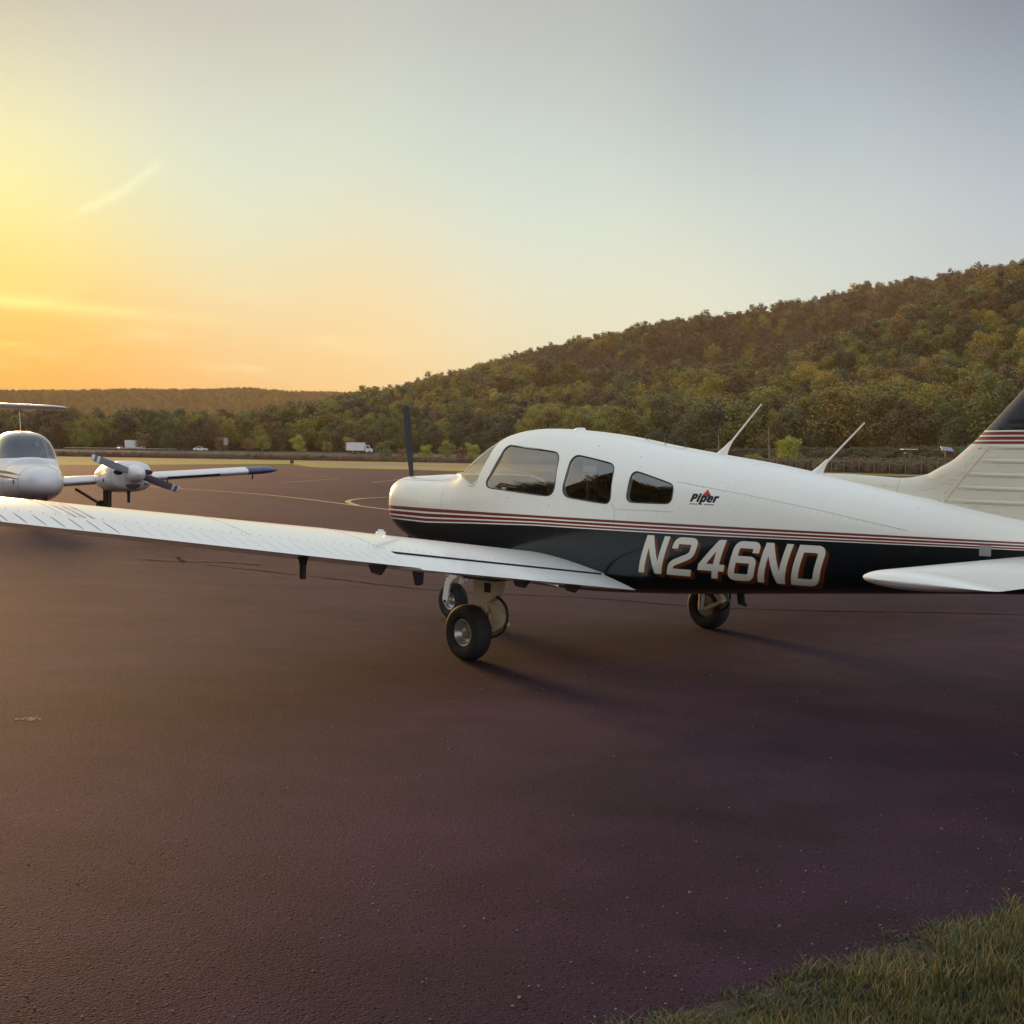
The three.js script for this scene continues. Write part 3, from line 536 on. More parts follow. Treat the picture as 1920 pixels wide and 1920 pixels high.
    mesh('gear_leg', flip(side(rounded([[0.0, 0.76], [0.29, 0.76], [0.29, 0.6], [0.262, 0.525], [0.212, 0.485], [0.165, 0.465], [0.16, 0.39], [0.12, 0.368], [0.065, 0.372], [0.03, 0.41]], 0.022, 3), 1.44, 0.085), s), creamPaint, gear);
    mesh('access_hole', flip(box(0.075, 0.075, 0.002, 0.185, 0.585, 1.4875), s), std(lin(0.05, 0.035, 0.025), 0.9), gear);
    mesh('pivot_bolt', flip(move(new THREE.CylinderGeometry(0.02, 0.02, 0.01, 14).rotateX(Math.PI / 2), 0.098, 0.415, 1.487).toNonIndexed(), s), steel, gear);
    mesh('oleo_strut', flip(merged([rod([0.1, 0.5, 1.44], [0.1, 0.2, 1.44], 0.034, 0.034, 16), rod([0.1, 0.222, 1.42], [0.1, 0.222, 1.62], 0.026, 0.026, 12)]), s), steel, gear);
    mesh('torque_link', flip(merged([side([[0.17, 0.455], [0.23, 0.45], [0.36, 0.33], [0.345, 0.29], [0.3, 0.31]], 1.44, 0.05), side([[0.33, 0.315], [0.36, 0.3], [0.15, 0.2], [0.12, 0.22]], 1.44, 0.045), move(new THREE.CylinderGeometry(0.016, 0.016, 0.09, 12).rotateX(Math.PI / 2), 0.345, 0.305, 1.44).toNonIndexed()]), s), creamPaint, gear);
    mesh('brake_hose', flip(tube([[0.26, 0.515, 1.45], [0.315, 0.495, 1.455], [0.375, 0.445, 1.46], [0.402, 0.365, 1.47], [0.375, 0.27, 1.48], [0.3, 0.215, 1.5], [0.2, 0.2, 1.54]], 0.0115, 40), s), blackMat, gear);
    mesh('hose_fitting', flip(rod([0.4, 0.315, 1.47], [0.365, 0.3, 1.462], 0.014, 0.011), s), steel, gear);
    mesh('wing_root_plate', flip(box(0.36, 0.02, 0.2, 0.14, 0.655, 1.44), s), brownMetal, gear);
    wheelInto(gear, [0.07, 0.227, s * 1.58], 0.222, 0.165, s, mats);
  }
  // --- nose gear
  const ng = group('nose_gear', plane);
  wheelInto(ng, [-1.99, 0.176, 0], 0.182, 0.13, 1, mats);
  for (const s of [1, -1]) {
    const f = [[-1.995, 0.165], [-1.975, 0.2], [-1.965, 0.28], [-1.95, 0.345], [-1.9, 0.4], [-1.845, 0.42], [-1.84, 0.45], [-1.92, 0.45], [-1.995, 0.4], [-2.02, 0.345], [-2.035, 0.28], [-2.05, 0.2], [-2.04, 0.165], [-2.02, 0.15]];
    mesh('fork_arm', move(new THREE.ExtrudeGeometry(new THREE.Shape(f.map(([x, y]) => new THREE.Vector2(x, y))), { depth: 0.014, bevelSize: 0.005, bevelThickness: 0.005, bevelSegments: 2 }), 0.02, 0, s * 0.09 - 0.007), whitePaint, ng);
    mesh('axle_nut', move(new THREE.CylinderGeometry(0.014, 0.014, 0.03, 10).rotateX(Math.PI / 2), -1.99, 0.176, s * 0.1), blackMat, ng);
  }
  mesh('steering_link', merged([rod([-1.85, 0.44, 0.07], [-1.66, 0.47, 0.07], 0.02), rod([-1.86, 0.44, 0], [-1.72, 0.4, 0.03], 0.024), box(0.09, 0.05, 0.16, -1.9, 0.45, 0, 0.012)]), whitePaint, ng);
  mesh('nose_strut', rod([-1.9, 0.43, 0], [-1.98, 0.75, 0], 0.036, 0.042, 14), steel, ng);
  mesh('shimmy_damper', rod([-1.88, 0.5, 0.05], [-1.7, 0.47, 0.06], 0.018), blackMat, ng);
  // --- propeller
  const prop = group('propeller', plane);
  prop.position.set(-2.67, 1.191, -0.014); prop.rotation.x = 6.2 * D;
  const bladeMat = std(lin(0.022, 0.018, 0.024), 0.55), blade = (sgn) => {
    const rings = [];
    for (const [r, c, t, a] of [[0.05, 0.1, 0.06, 50], [0.14, 0.11, 0.045, 44], [0.28, 0.15, 0.03, 36], [0.45, 0.16, 0.02, 28], [0.65, 0.15, 0.014, 22], [0.82, 0.125, 0.01, 18], [0.91, 0.1, 0.007, 16], [0.93, 0.08, 0.005, 16], [0.936, 0.05, 0.003, 16]]) {
      const ring = [], ca = Math.cos(a * D), sa = Math.sin(a * D);
      for (let k = 0; k < 16; k++) { const q = k / 16 * 2 * Math.PI, u = Math.cos(q) * c / 2, v = Math.sin(q) * t / 2 * (1 - 0.35 * Math.cos(q)); ring.push(V3(v * ca + u * sa, sgn * r, sgn * (u * ca - v * sa))); }
      rings.push(ring);
    }
    return loft(rings, 50);
  };
  mesh('blade', blade(1), bladeMat, prop); mesh('blade', blade(-1), bladeMat, prop);
  mesh('spinner', new THREE.LatheGeometry([[0.0001, 0.29], [0.05, 0.27], [0.1, 0.2], [0.14, 0.1], [0.155, 0], [0.155, -0.07]].map(([r, h]) => new THREE.Vector2(r, h)), 32).rotateZ(Math.PI / 2).translate(0, 0, 0), whitePaint, prop);
  // --- tail
  const finLE = [[1.2, 2.98], [1.5, 3.02], [1.53, 3.05], [1.636, 3.234], [1.766, 3.381], [1.9, 3.51], [2.098, 3.695], [2.19, 3.78], [2.235, 3.86], [2.25, 3.95]];
  const N = 128, cv = document.createElement('canvas'); cv.width = 512; cv.height = 1024;
  { // paint of the fin, by height 1.1..2.3 and station 2.1..4.9
    const c = cv.getContext('2d'); c.setTransform(512 / 2.8, 0, 0, -1024 / 1.2, -2.1 * 512 / 2.8, 1024 + 1.1 * 1024 / 1.2);
    c.fillStyle = '#dcd7c6'; c.fillRect(2, 1, 3, 2);
    c.fillStyle = '#2b333c'; c.fillRect(2, 1.826, 3, 1);
    c.fillStyle = '#e2ddcf'; c.fillRect(2, 1.819, 3, 0.01);
    for (const [a, b] of [[1.798, 1.818], [1.766, 1.787], [1.739, 1.756]]) { c.fillStyle = '#7a2a2a'; c.fillRect(2, a, 3, b - a); }
    c.fillStyle = '#14161b'; c.fillRect(3.615, 1.872, 0.5, 0.026); c.fillRect(3.55, 1.832, 0.05, 0.012); c.fillRect(3.64, 1.83, 0.3, 0.018);
    c.strokeStyle = 'rgba(120,100,75,0.5)'; c.lineWidth = 0.004; c.beginPath(); c.moveTo(2.84, 1.374); c.lineTo(2.848, 1.504); c.stroke();
    for (let i = 0; i < 260; i++) { c.fillStyle = 'rgba(120,95,60,0.09)'; c.beginPath(); c.ellipse(rr(2.3, 4.8), rr(1.2, 1.75), rr(0.004, 0.05), rr(0.002, 0.01), 0, 0, 7); c.fill(); }
  }
  const finTex = new THREE.CanvasTexture(cv); finTex.colorSpace = THREE.SRGBColorSpace; finTex.magFilter = THREE.LinearFilter;
  const finPaint = new THREE.MeshPhysicalMaterial({ map: finTex, roughness: 0.42, clearcoat: 0.5, clearcoatRoughness: 0.2 }), finUV = (p) => [(p.x - 2.1) / 2.8, clamp((p.y - 1.1) / 1.2, 0.002, 0.998)];
  const TE = (y) => table([[1.1, 4.42], [2.25, 4.36]], y), section = (y, a, b, n = 18) => {
    const x0 = table(finLE, y), c = 1.55 - 0.45 * smooth(y, 1.3, 2.25), th = 0.085, out = [], half = (x) => Math.min(stencil(clamp((x - x0) / c, 0, 1), th, 0)[0] * c, 0.07);
    for (let k = 0; k <= n; k++) { const t = k / n, x = a === 0 ? mix(x0, b, 1 - Math.cos(t * Math.PI / 2)) : mix(a, b, t); out.push([x, half(x)]); }
    return [...out.slice().reverse().map(([x, h]) => V3(x, y, h)), ...out.slice(a === 0 ? 1 : 0).map(([x, h]) => V3(x, y, -h))];
  };
  const ys = [1.15, 1.3, 1.4, 1.48, 1.53, 1.58, 1.636, 1.7, 1.766, 1.83, 1.9, 1.98, 2.098, 2.16, 2.2, 2.23, 2.245];
  const fin = mesh('fin', loft(ys.map((y) => section(y, 0, TE(y))), 40, finUV), finPaint, plane);
  mesh('rudder', loft(ys.slice(1).map((y) => section(y, TE(y) + 0.012, table([[1.1, 4.78], [2.25, 4.62]], y), 8)), 40, finUV), finPaint, plane);
  const ridge = [[2.1, 1.50], [2.197, 1.522], [2.46, 1.519], [2.7, 1.508], [2.843, 1.499], [2.95, 1.508], [3.043, 1.532], [3.12, 1.575]];
  mesh('dorsal_fairing', loft(Array.from({ length: 19 }, (_, i) => {
    const x = mix(2.12, 3.16, i / 18), top = table(ridge.concat([[3.2, 1.62]]), x), base = bodyAt(T1, x)[0] - 0.07, w = table([[2.1, 0.03], [2.5, 0.058], [2.95, 0.062], [3.2, 0.03]], x);
    return [[w, base], [w * 0.8, mix(base, top, 0.6)], [w * 0.45, mix(base, top, 0.9)], [w * 0.2, top - 0.003], [0, top], [-w * 0.2, top - 0.003], [-w * 0.45, mix(base, top, 0.9)], [-w * 0.8, mix(base, top, 0.6)], [-w, base]].map(([z, y]) => V3(x, y, z));
  }), 50, finUV), finPaint, plane);
  const finSide = (x, y) => { const x0 = table(finLE, y), c = 1.55 - 0.45 * smooth(y, 1.3, 2.25); return Math.min(stencil(clamp((x - x0) / c, 0, 1), 0.085, 0)[0] * c, 0.07); };
  const ribMat = std(lin(0.7, 0.65, 0.54), 0.5), dirt = std(lin(0.5, 0.43, 0.32), 0.8);
  for (const [x0, y] of [[3.5, 1.719], [3.45, 1.628], [3.36, 1.536], [3.29, 1.447], [3.21, 1.356]]) for (const s of [1, -1]) {
    const rows = Array.from({ length: 8 }, (_, k) => { const x = mix(x0, 4.3, k / 7); return [[-0.012, 0], [-0.006, 0.007], [0.006, 0.007], [0.012, 0]].map(([dy, e]) => V3(x, y + dy - (k * 0.0006), s * (finSide(x, y + dy) + e * (k ? 1 : 0)))); });
    const rb = mesh('fin_rib', grid(rows), ribMat, fin);
    mesh('rib_joint', grid(Array.from({ length: 8 }, (_, k) => { const x = mix(x0, 4.3, k / 7); return [-0.017, -0.013].map((dy) => V3(x, y + dy - k * 0.0006, s * (finSide(x, y + dy) + 0.0012))); })), dirt, rb);
  }
  for (const s of [1, -1]) {
    mesh('fin_seam', grid(Array.from({ length: 9 }, (_, k) => { const x = mix(3.191, 3.504, k / 8), y = mix(1.331, 1.722, k / 8); return [-0.004, 0.004].map((d) => V3(x + d, y, s * (finSide(x + d, y) + 0.0014))); })), dirt, fin);
    const rv = []; for (let k = 0; k < 7; k++) { const y = 1.35 + k * 0.06, x = 3.16 + k * 0.045; rv.push(move(rivet.clone().scale(1.3, 1.3, 1.3), x, y, s * finSide(x, y))); }
    for (let k = 0; k < 6; k++) { const x = 2.86 + k * 0.062; rv.push(move(rivet.clone().scale(1.3, 1.3, 1.3), x, bodyAt(T1, x)[0] - 0.025 + 0.0, s * (0.06 + k * 0.002))); }
    const r = mesh('rivets', merged(rv), dirt, fin); r.userData.kind = 'stuff';
  }
  const S = (z) => ({ x: table([[0, 3.7], [1.86, 3.7], [1.93, 3.715], [1.97, 3.75], [1.99, 3.84]], z), c: table([[0, 0.8], [1.86, 0.8], [1.93, 0.785], [1.97, 0.74], [1.99, 0.6]], z), y: 0.967, i: 0.012, t: table([[0, 0.13], [1.8, 0.13], [1.9, 0.125], [1.95, 0.1], [1.98, 0.06], [1.99, 0.012]], z), m: 0.0 });
  for (const s of [1, -1]) {
    const st = mesh('stabilator', flip(wingPiece(S, [0.03, 0.4, 0.8, 1.2, 1.6, 1.8, 1.86, 1.9, 1.93, 1.95, 1.965, 1.978, 1.986, 1.99], 0, 1, 26), s), whitePaint, plane);
    mesh('tip_seam', flip(grid([0.02, 0.06, 0.12, 0.2, 0.35, 0.5, 0.7, 0.9, 0.99].map((q) => [wingPoint(S, 1.843, q, true), wingPoint(S, 1.847, q, true)].map((p) => p.setY(p.y + 0.0012)))), s), dirt, st);
    mesh('static_pad', flip(grid([3.532, 3.57, 3.607].map((x) => [1.008, 1.045, 1.08].map((y) => V3(x, y, bodySide(T1, x, y) + 0.003)))), s), std(lin(0.3, 0.28, 0.29), 0.6, { side: THREE.DoubleSide }), st);
    mesh('scuff_mark', flip(grid([0.5, 0.54, 0.58].map((q) => [wingPoint(S, 1.0, q, true), wingPoint(S, 1.008, q, true)].map((p) => p.setY(p.y + 0.0012)))), s), dirt, st);
  }
  // --- aerials and small fittings
  for (const [x, y, dx, dy] of [[1.27, 1.652, 0.376, 0.392], [2.148, 1.518, 0.393, 0.371]]) {
    const a = mesh('whip_aerial', rod([x, y, 0], [x + dx, y + dy, 0], 0.0085, 0.0055, 10), whitePaint, plane);
    mesh('aerial_foot', loft([[0, 0.075, 0.02], [0.03, 0.05, 0.016], [0.07, 0.028, 0.013], [0.12, 0.013, 0.01]].map(([h, a, b]) => Array.from({ length: 14 }, (_, k) => { const q = k / 14 * 6.2832; return V3(x - 0.012 + h * 0.95 + Math.cos(q) * a, y - 0.012 + h, Math.sin(q) * b); })), 50), whitePaint, a);
  }
  mesh('gps_dome', loft([[0, 0.062, 0.04], [0.014, 0.06, 0.038], [0.022, 0.05, 0.03], [0.025, 0.02, 0.012]].map(([h, a, b]) => Array.from({ length: 18 }, (_, k) => { const q = k / 18 * 6.2832; return V3(-0.285 + Math.cos(q) * a, 1.852 + h, Math.sin(q) * b); })), 40), whitePaint, plane);
  mesh('towel_rail_aerial', merged([tube([[0.36, 1.77, -0.12], [0.42, 1.815, -0.12], [0.6, 1.815, -0.12], [0.8, 1.765, -0.12], [0.83, 1.7, -0.12]], 0.009, 30), rod([0.6, 1.72, -0.12], [0.6, 1.815, -0.12], 0.009)]), blackMat, plane);
  mesh('belly_aerial', move(new THREE.ExtrudeGeometry(new THREE.Shape([[1.45, 0.6], [1.53, 0.6], [1.52, 0.475], [1.475, 0.475]].map((p) => new THREE.Vector2(...p))), { depth: 0.014, bevelEnabled: false }), 0, 0, -0.007), blackMat, plane);
  mesh('tow_ring', merged([rod([1.535, 0.6, 0.03], [1.555, 0.48, 0.03], 0.008), tube([[1.53, 0.485, 0.03], [1.56, 0.475, 0.03], [1.575, 0.49, 0.03]], 0.008)]), blackMat, plane);
  mesh('tail_skid', merged([rod([3.95, 0.8, 0], [4.1, 0.66, 0], 0.012), rod([4.1, 0.66, 0], [4.22, 0.8, 0], 0.012)]), blackMat, plane);
  mesh('exhaust_pipe', rod([-1.7, 0.62, 0.16], [-1.55, 0.5, 0.16], 0.028, 0.028, 14), brownMetal, plane);
  mesh('nose_light', move(new THREE.SphereGeometry(0.03, 12, 8), -2.63, 1.25, 0.26), rimMat, plane);
}

// ------------------------------------------------------------------ the twin-engined plane behind the wing
const twinWhite = new THREE.MeshPhysicalMaterial({ color: lin(0.72, 0.7, 0.7), roughness: 0.36, clearcoat: 0.6, clearcoatRoughness: 0.15 });
const bluePaint = std(lin(0.05, 0.05, 0.14), 0.4), stripePaint = std(lin(0.12, 0.06, 0.05), 0.5), twinGlass = new THREE.MeshPhysicalMaterial({ color: lin(0.62, 0.58, 0.58), roughness: 0.03, transmission: 1, thickness: 0, ior: 2.1, side: THREE.DoubleSide });
{
  const PSI = 31 * D;
  const twin = thing('airplane', 'white twin-engined plane with a raised T tail, parked nose-on behind the long wing', 'airplane', [-9.83 + 0.14, -0.12, -25.4], Math.atan2(Math.cos(PSI), -Math.sin(PSI)));
  twin.scale.setScalar(1.08);
  const T2 = [[0, 1.08, 0.9, 0.1, 0.98, 2.1, 2.1], [0.06, 1.17, 0.83, 0.2, 0.98, 2.2, 2.1], [0.2, 1.25, 0.75, 0.32, 0.98, 2.2, 2.2], [0.5, 1.33, 0.68, 0.44, 0.98, 2.3, 2.3], [0.95, 1.39, 0.62, 0.53, 1.0, 2.4, 2.6], [1.35, 1.44, 0.58, 0.57, 1.02, 2.5, 2.8], [1.6, 1.6, 0.56, 0.59, 1.04, 2.9, 3], [1.9, 1.86, 0.55, 0.6, 1.05, 3.3, 3], [2.2, 1.97, 0.54, 0.605, 1.05, 3.3, 3], [2.7, 2.01, 0.54, 0.605, 1.06, 3.1, 3], [3.5, 1.97, 0.58, 0.59, 1.08, 2.6, 2.8], [4.4, 1.78, 0.68, 0.5, 1.1, 2.4, 2.6], [5.6, 1.52, 0.84, 0.33, 1.12, 2.2, 2.4], [7, 1.34, 1.0, 0.17, 1.16, 2, 2.2], [8, 1.26, 1.1, 0.05, 1.18, 2, 2]];
  const SH = [[1.42, 1.455], [1.62, 1.44], [1.86, 1.4], [2.0, 1.42], [2.06, 1.5], [2.12, 1.78], [2.1, 2.2], [1.3, 2.2]], SW = [[[2.22, 1.42], [2.26, 1.8], [2.78, 1.84], [2.8, 1.42]], [[2.92, 1.43], [2.92, 1.83], [3.4, 1.8], [3.46, 1.43]]].map((w) => rounded(w, 0.08));
  const uv = (p) => [p.x, p.y], cuts = [prism(SH, -1, 1)]; for (const w of SW) cuts.push(prism(w, 0.2, 1), prism(w, -1, -0.2));
  const body = cutBody(bodyGeometry(T2, 0.08, uv), bodyGeometry(T2, 0.12, uv, { from: 1.55, to: 4, by: 0.035, floor: 0.15 }), cuts, twinWhite, cabinMat, twinWhite);
  const fus = mesh('fuselage', body.geometry, body.material, twin);
  for (const w of SW) for (const s of [1, -1]) mesh('side_window', paneOn(T2, w, s), twinGlass, twin);
  const low = (x) => table([[1.42, 1.46], [1.62, 1.445], [1.86, 1.405], [2.0, 1.425], [2.06, 1.505], [2.12, 1.78]], x), rows = [];
  for (let i = 0; i <= 24; i++) { const x = mix(1.425, 2.11, i / 24), [zt, , , zm, nT] = bodyAt(T2, x), a0 = Math.asin(clamp((Math.min(low(x), zt - 0.002) - zm) / (zt - zm)) ** (nT / 2)); rows.push(Array.from({ length: 25 }, (_, j) => { const p = bodyPoint(T2, x, mix(a0, Math.PI - a0, j / 24)); p.y -= 0.005; return p; })); }
  const ws = mesh('windshield', grid(rows), twinGlass, twin);
  mesh('compass', box(0.09, 0.2, 0.14, 2.05, 1.8, -0.02, 0.02), blackMat, ws);
  mesh('instrument_panel', merged([box(0.05, 0.36, 1.02, 2.02, 1.22, 0, 0.02), box(0.4, 0.03, 1.0, 1.84, 1.4, 0, 0.01)]), blackMat, twin);
  for (const [x, z] of [[2.6, 0.28], [2.6, -0.28], [3.4, 0.26], [3.4, -0.26]]) mesh('seat', merged([box(0.12, 0.66, 0.44, x, 1.2, z, 0.05), box(0.09, 0.17, 0.26, x + 0.03, 1.62, z, 0.04), box(0.46, 0.14, 0.44, x - 0.2, 0.9, z, 0.04)]), seatMat, twin);
  for (const [y0, h] of [[1.05, 0.035], [1.13, 0.05]]) for (const s of [1, -1]) mesh('side_stripe', grid(Array.from({ length: 24 }, (_, i) => { const x = mix(0.34 + (1.13 - y0) * -0.4, 5.5, (i / 23) ** 1.4), y = y0 + 0.02 * (x - 0.4); return [0, h].map((d) => { const e = d * smooth(i, 0, 6); return V3(x, y + e, s * (bodySide(T2, x, y + e) + 0.003)); }); })), stripePaint, fus);
  const seam = (T, x, z) => { const pts = Array.from({ length: 40 }, (_, k) => bodyPoint(T, x, k / 40 * 6.2832).add(V3(0, 0, z))); return new THREE.TubeGeometry(new THREE.CatmullRomCurve3(pts, true), 80, 0.0035, 5, true).toNonIndexed(); };
  const seamMat = std(lin(0.25, 0.23, 0.21), 0.7);
  for (const x of [0.42, 1.28]) mesh('panel_seam', seam(T2, x, 0), seamMat, fus);
  mesh('nose_vent', box(0.09, 0.085, 0.004, 0.62, 0.99, -(bodySide(T2, 0.62, 0.99) + 0.001)), blackMat, fus);
  mesh('whip_aerial', rod([2.35, 1.97, -0.05], [2.52, 2.42, -0.05], 0.011, 0.006, 8), creamPaint, twin);
  mesh('roof_beacon', move(new THREE.CylinderGeometry(0.06, 0.075, 0.05, 16), 2.2, 1.97, -0.02), twinWhite, twin);
  const W = (z) => ({ x: table([[0, 2.3], [5.3, 2.4], [5.6, 2.47]], z), c: table([[0, 1.42], [5.3, 1.3], [5.6, 1.15]], z), y: table([[0, 0.84], [5.6, 1.22]], z), i: 0.03, t: table([[0, 0.15], [5.3, 0.14], [5.48, 0.12], [5.57, 0.07], [5.6, 0.02]], z), m: 0.02 });
  const nacelle = (dz) => [[0.72, 1.3, 0.98, 0.16, 1.14, 2.4, 2.4], [0.76, 1.37, 0.9, 0.3, 1.12, 2.6, 2.6], [0.86, 1.41, 0.84, 0.4, 1.12, 2.8, 2.8], [1.15, 1.43, 0.79, 0.46, 1.1, 2.9, 3], [1.7, 1.42, 0.76, 0.47, 1.08, 2.8, 3], [2.3, 1.36, 0.78, 0.43, 1.06, 2.5, 2.6], [2.9, 1.22, 0.84, 0.33, 1.02, 2.3, 2.3], [3.6, 1.06, 0.93, 0.18, 0.99, 2, 2], [4.0, 0.99, 0.95, 0.03, 0.97, 2, 2]];
  for (const s of [1, -1]) {
    const fl = (g) => (s > 0 ? g : mirrored(g)), ez = 1.86;
    const wing = mesh('wing', fl(wingPiece(W, [0.3, 1.2, 2.4, 3.6, 4.86], 0, 1, 24)), twinWhite, twin);
    mesh('wing_tip', fl(wingPiece(W, [4.86, 5.3, 5.4, 5.48, 5.54, 5.58, 5.6], 0, 1, 24)), bluePaint, twin);
    mesh('deice_boot', fl(grid([3.0, 3.6, 4.2].map((z) => [0.0, 0.012, 0.03].map((q) => wingPoint(W, z, q, false).add(V3(-0.003, -0.003, 0)))))), blackMat, wing);
    for (const z of [3.2, 5.2]) mesh('wing_drain', fl(rod([3.1, wingPoint(W, z, 0.5, false).y + 0.02, z], [3.12, wingPoint(W, z, 0.5, false).y - 0.13, z], 0.016)), blackMat, wing);
    const NT = nacelle(), nac = group('engine_nacelle', twin);
    mesh('cowling', fl(bodyGeometry(NT, 0.08, uv).translate(0, 0, ez)), twinWhite, nac);
    for (const x of [0.9, 1.62]) mesh('panel_seam', fl(seam(NT, x, ez)), seamMat, nac);
    mesh('landing_light', fl(new THREE.SphereGeometry(1, 16, 10).scale(0.03, 0.05, 0.06).translate(0.79, 0.98, ez + 0.26)), rimMat, nac);
    for (const d of [1, -1]) mesh('air_intake', fl(new THREE.SphereGeometry(1, 20, 12).scale(0.03, 0.055, 0.125).translate(0.765, 1.2, ez + d * 0.275)), blackMat, nac);
    mesh('lower_intake', fl(new THREE.SphereGeometry(1, 20, 12).scale(0.04, 0.09, 0.16).translate(0.775, 0.95, ez)), brownMetal, nac);
    mesh('cowl_flap_post', fl(rod([1.35, 0.8, ez + 0.05], [1.33, 0.55, ez + 0.05], 0.036, 0.03)), blackMat, nac);
    mesh('louvre', fl(box(0.1, 0.07, 0.006, 1.35, 1.02, ez - 0.468)), blackMat, nac);
    const prop = group('propeller', twin); prop.position.set(0.52, 1.17, s * ez); prop.rotation.x = -69.5 * D;
    const bl = (g) => { const rings = []; for (const [r, c, t, a] of [[0.1, 0.13, 0.06, 35], [0.25, 0.16, 0.04, 30], [0.5, 0.17, 0.025, 24], [0.75, 0.15, 0.015, 20], [0.9, 0.13, 0.01, 18], [0.935, 0.1, 0.008, 18], [0.945, 0.04, 0.004, 18]]) rings.push(Array.from({ length: 14 }, (_, k) => { const q = k / 14 * 6.2832, u = Math.cos(q) * c / 2, v = Math.sin(q) * t / 2, ca = Math.cos(a * D), sa = Math.sin(a * D); return V3(v * ca + u * sa, 0, u * ca - v * sa).multiplyScalar(1).add(V3(0, r, 0)).multiply(V3(1, g, g)); })); return rings; };
    for (const g of [1, -1]) {
      const r = bl(g), b = mesh('blade', loft(r, 50), std(lin(0.14, 0.12, 0.15), 0.45), prop);
      for (const [a, e] of [[0.77, 0.82], [0.88, 0.938]]) mesh('tip_band', loft([a, (a + e) / 2, e].map((q) => Array.from({ length: 14 }, (_, k) => { const w = k / 14 * 6.2832, c = table([[0.75, 0.158], [0.9, 0.138], [0.935, 0.11]], q), t = 0.022, u = Math.cos(w) * c / 2, v = Math.sin(w) * t / 2, ca = Math.cos(19 * D), sa = Math.sin(19 * D); return V3(v * ca + u * sa, q, u * ca - v * sa).multiply(V3(1, g, g)); })), 50), std(lin(0.6, 0.6, 0.62), 0.5), b);
    }
    mesh('spinner', new THREE.LatheGeometry([[0.0001, 0.3], [0.06, 0.28], [0.12, 0.21], [0.165, 0.11], [0.185, 0], [0.185, -0.14]].map(([r, h]) => new THREE.Vector2(r, h)), 32).rotateZ(Math.PI / 2), twinWhite, prop);
    const gear = group('main_gear', twin);
    mesh('gear_door', fl(box(0.3, 0.55, 0.03, 2.75, 0.6, ez - 0.02, 0.01)), brownMetal, gear);
    mesh('gear_strut', fl(rod([2.75, 0.9, ez - 0.1], [2.75, 0.25, ez - 0.1], 0.06, 0.05)), brownMetal, gear);
    mesh('drag_brace', fl(rod([2.7, 0.8, ez - 0.75], [2.72, 0.42, ez - 0.14], 0.03)), brownMetal, gear);
    wheelInto(gear, [2.75, 0.33, s * (ez - 0.2)], 0.22, 0.16, s, mats);
  }
  const ng = group('nose_gear', twin);
  mesh('gear_strut', rod([1.15, 0.75, 0], [1.2, 0.33, 0], 0.05, 0.045), brownMetal, ng);
  for (const s of [1, -1]) mesh('gear_door', box(0.6, 0.26, 0.02, 0.95, 0.55, s * 0.17, 0.006), brownMetal, ng);
  wheelInto(ng, [1.2, 0.3, 0], 0.19, 0.14, 1, mats);
  const fs = (y, x0, x1) => { const n = 10, c = x1 - x0, t = []; for (let k = 0; k <= n; k++) { const q = 1 - Math.cos(k / n * Math.PI / 2); t.push([x0 + q * c, stencil(q, 0.1, 0)[0] * c]); } return [...t.slice().reverse().map(([x, h]) => V3(x, y, h)), ...t.slice(1).map(([x, h]) => V3(x, y, -h))]; };
  mesh('fin', loft([[1.1, 6.2, 8.05], [1.35, 6.6, 8.1], [1.8, 6.95, 8.18], [2.3, 7.25, 8.28], [2.66, 7.42, 8.32]].map((q) => fs(...q)), 40), twinWhite, twin);
  const ST = (z) => ({ x: table([[0, 7.3], [1.6, 7.42], [1.84, 7.5], [1.93, 7.7]], z), c: table([[0, 0.98], [1.6, 0.86], [1.84, 0.7], [1.93, 0.3]], z), y: 2.66, i: 0.075, t: table([[0, 0.11], [1.7, 0.11], [1.88, 0.09], [1.93, 0.03]], z), m: 0 });
  for (const s of [1, -1]) mesh('stabilator', s > 0 ? wingPiece(ST, [0, 0.8, 1.6, 1.75, 1.84, 1.89, 1.93], 0, 1, 20) : mirrored(wingPiece(ST, [0, 0.8, 1.6, 1.75, 1.84, 1.89, 1.93], 0, 1, 20)), twinWhite, twin);
}

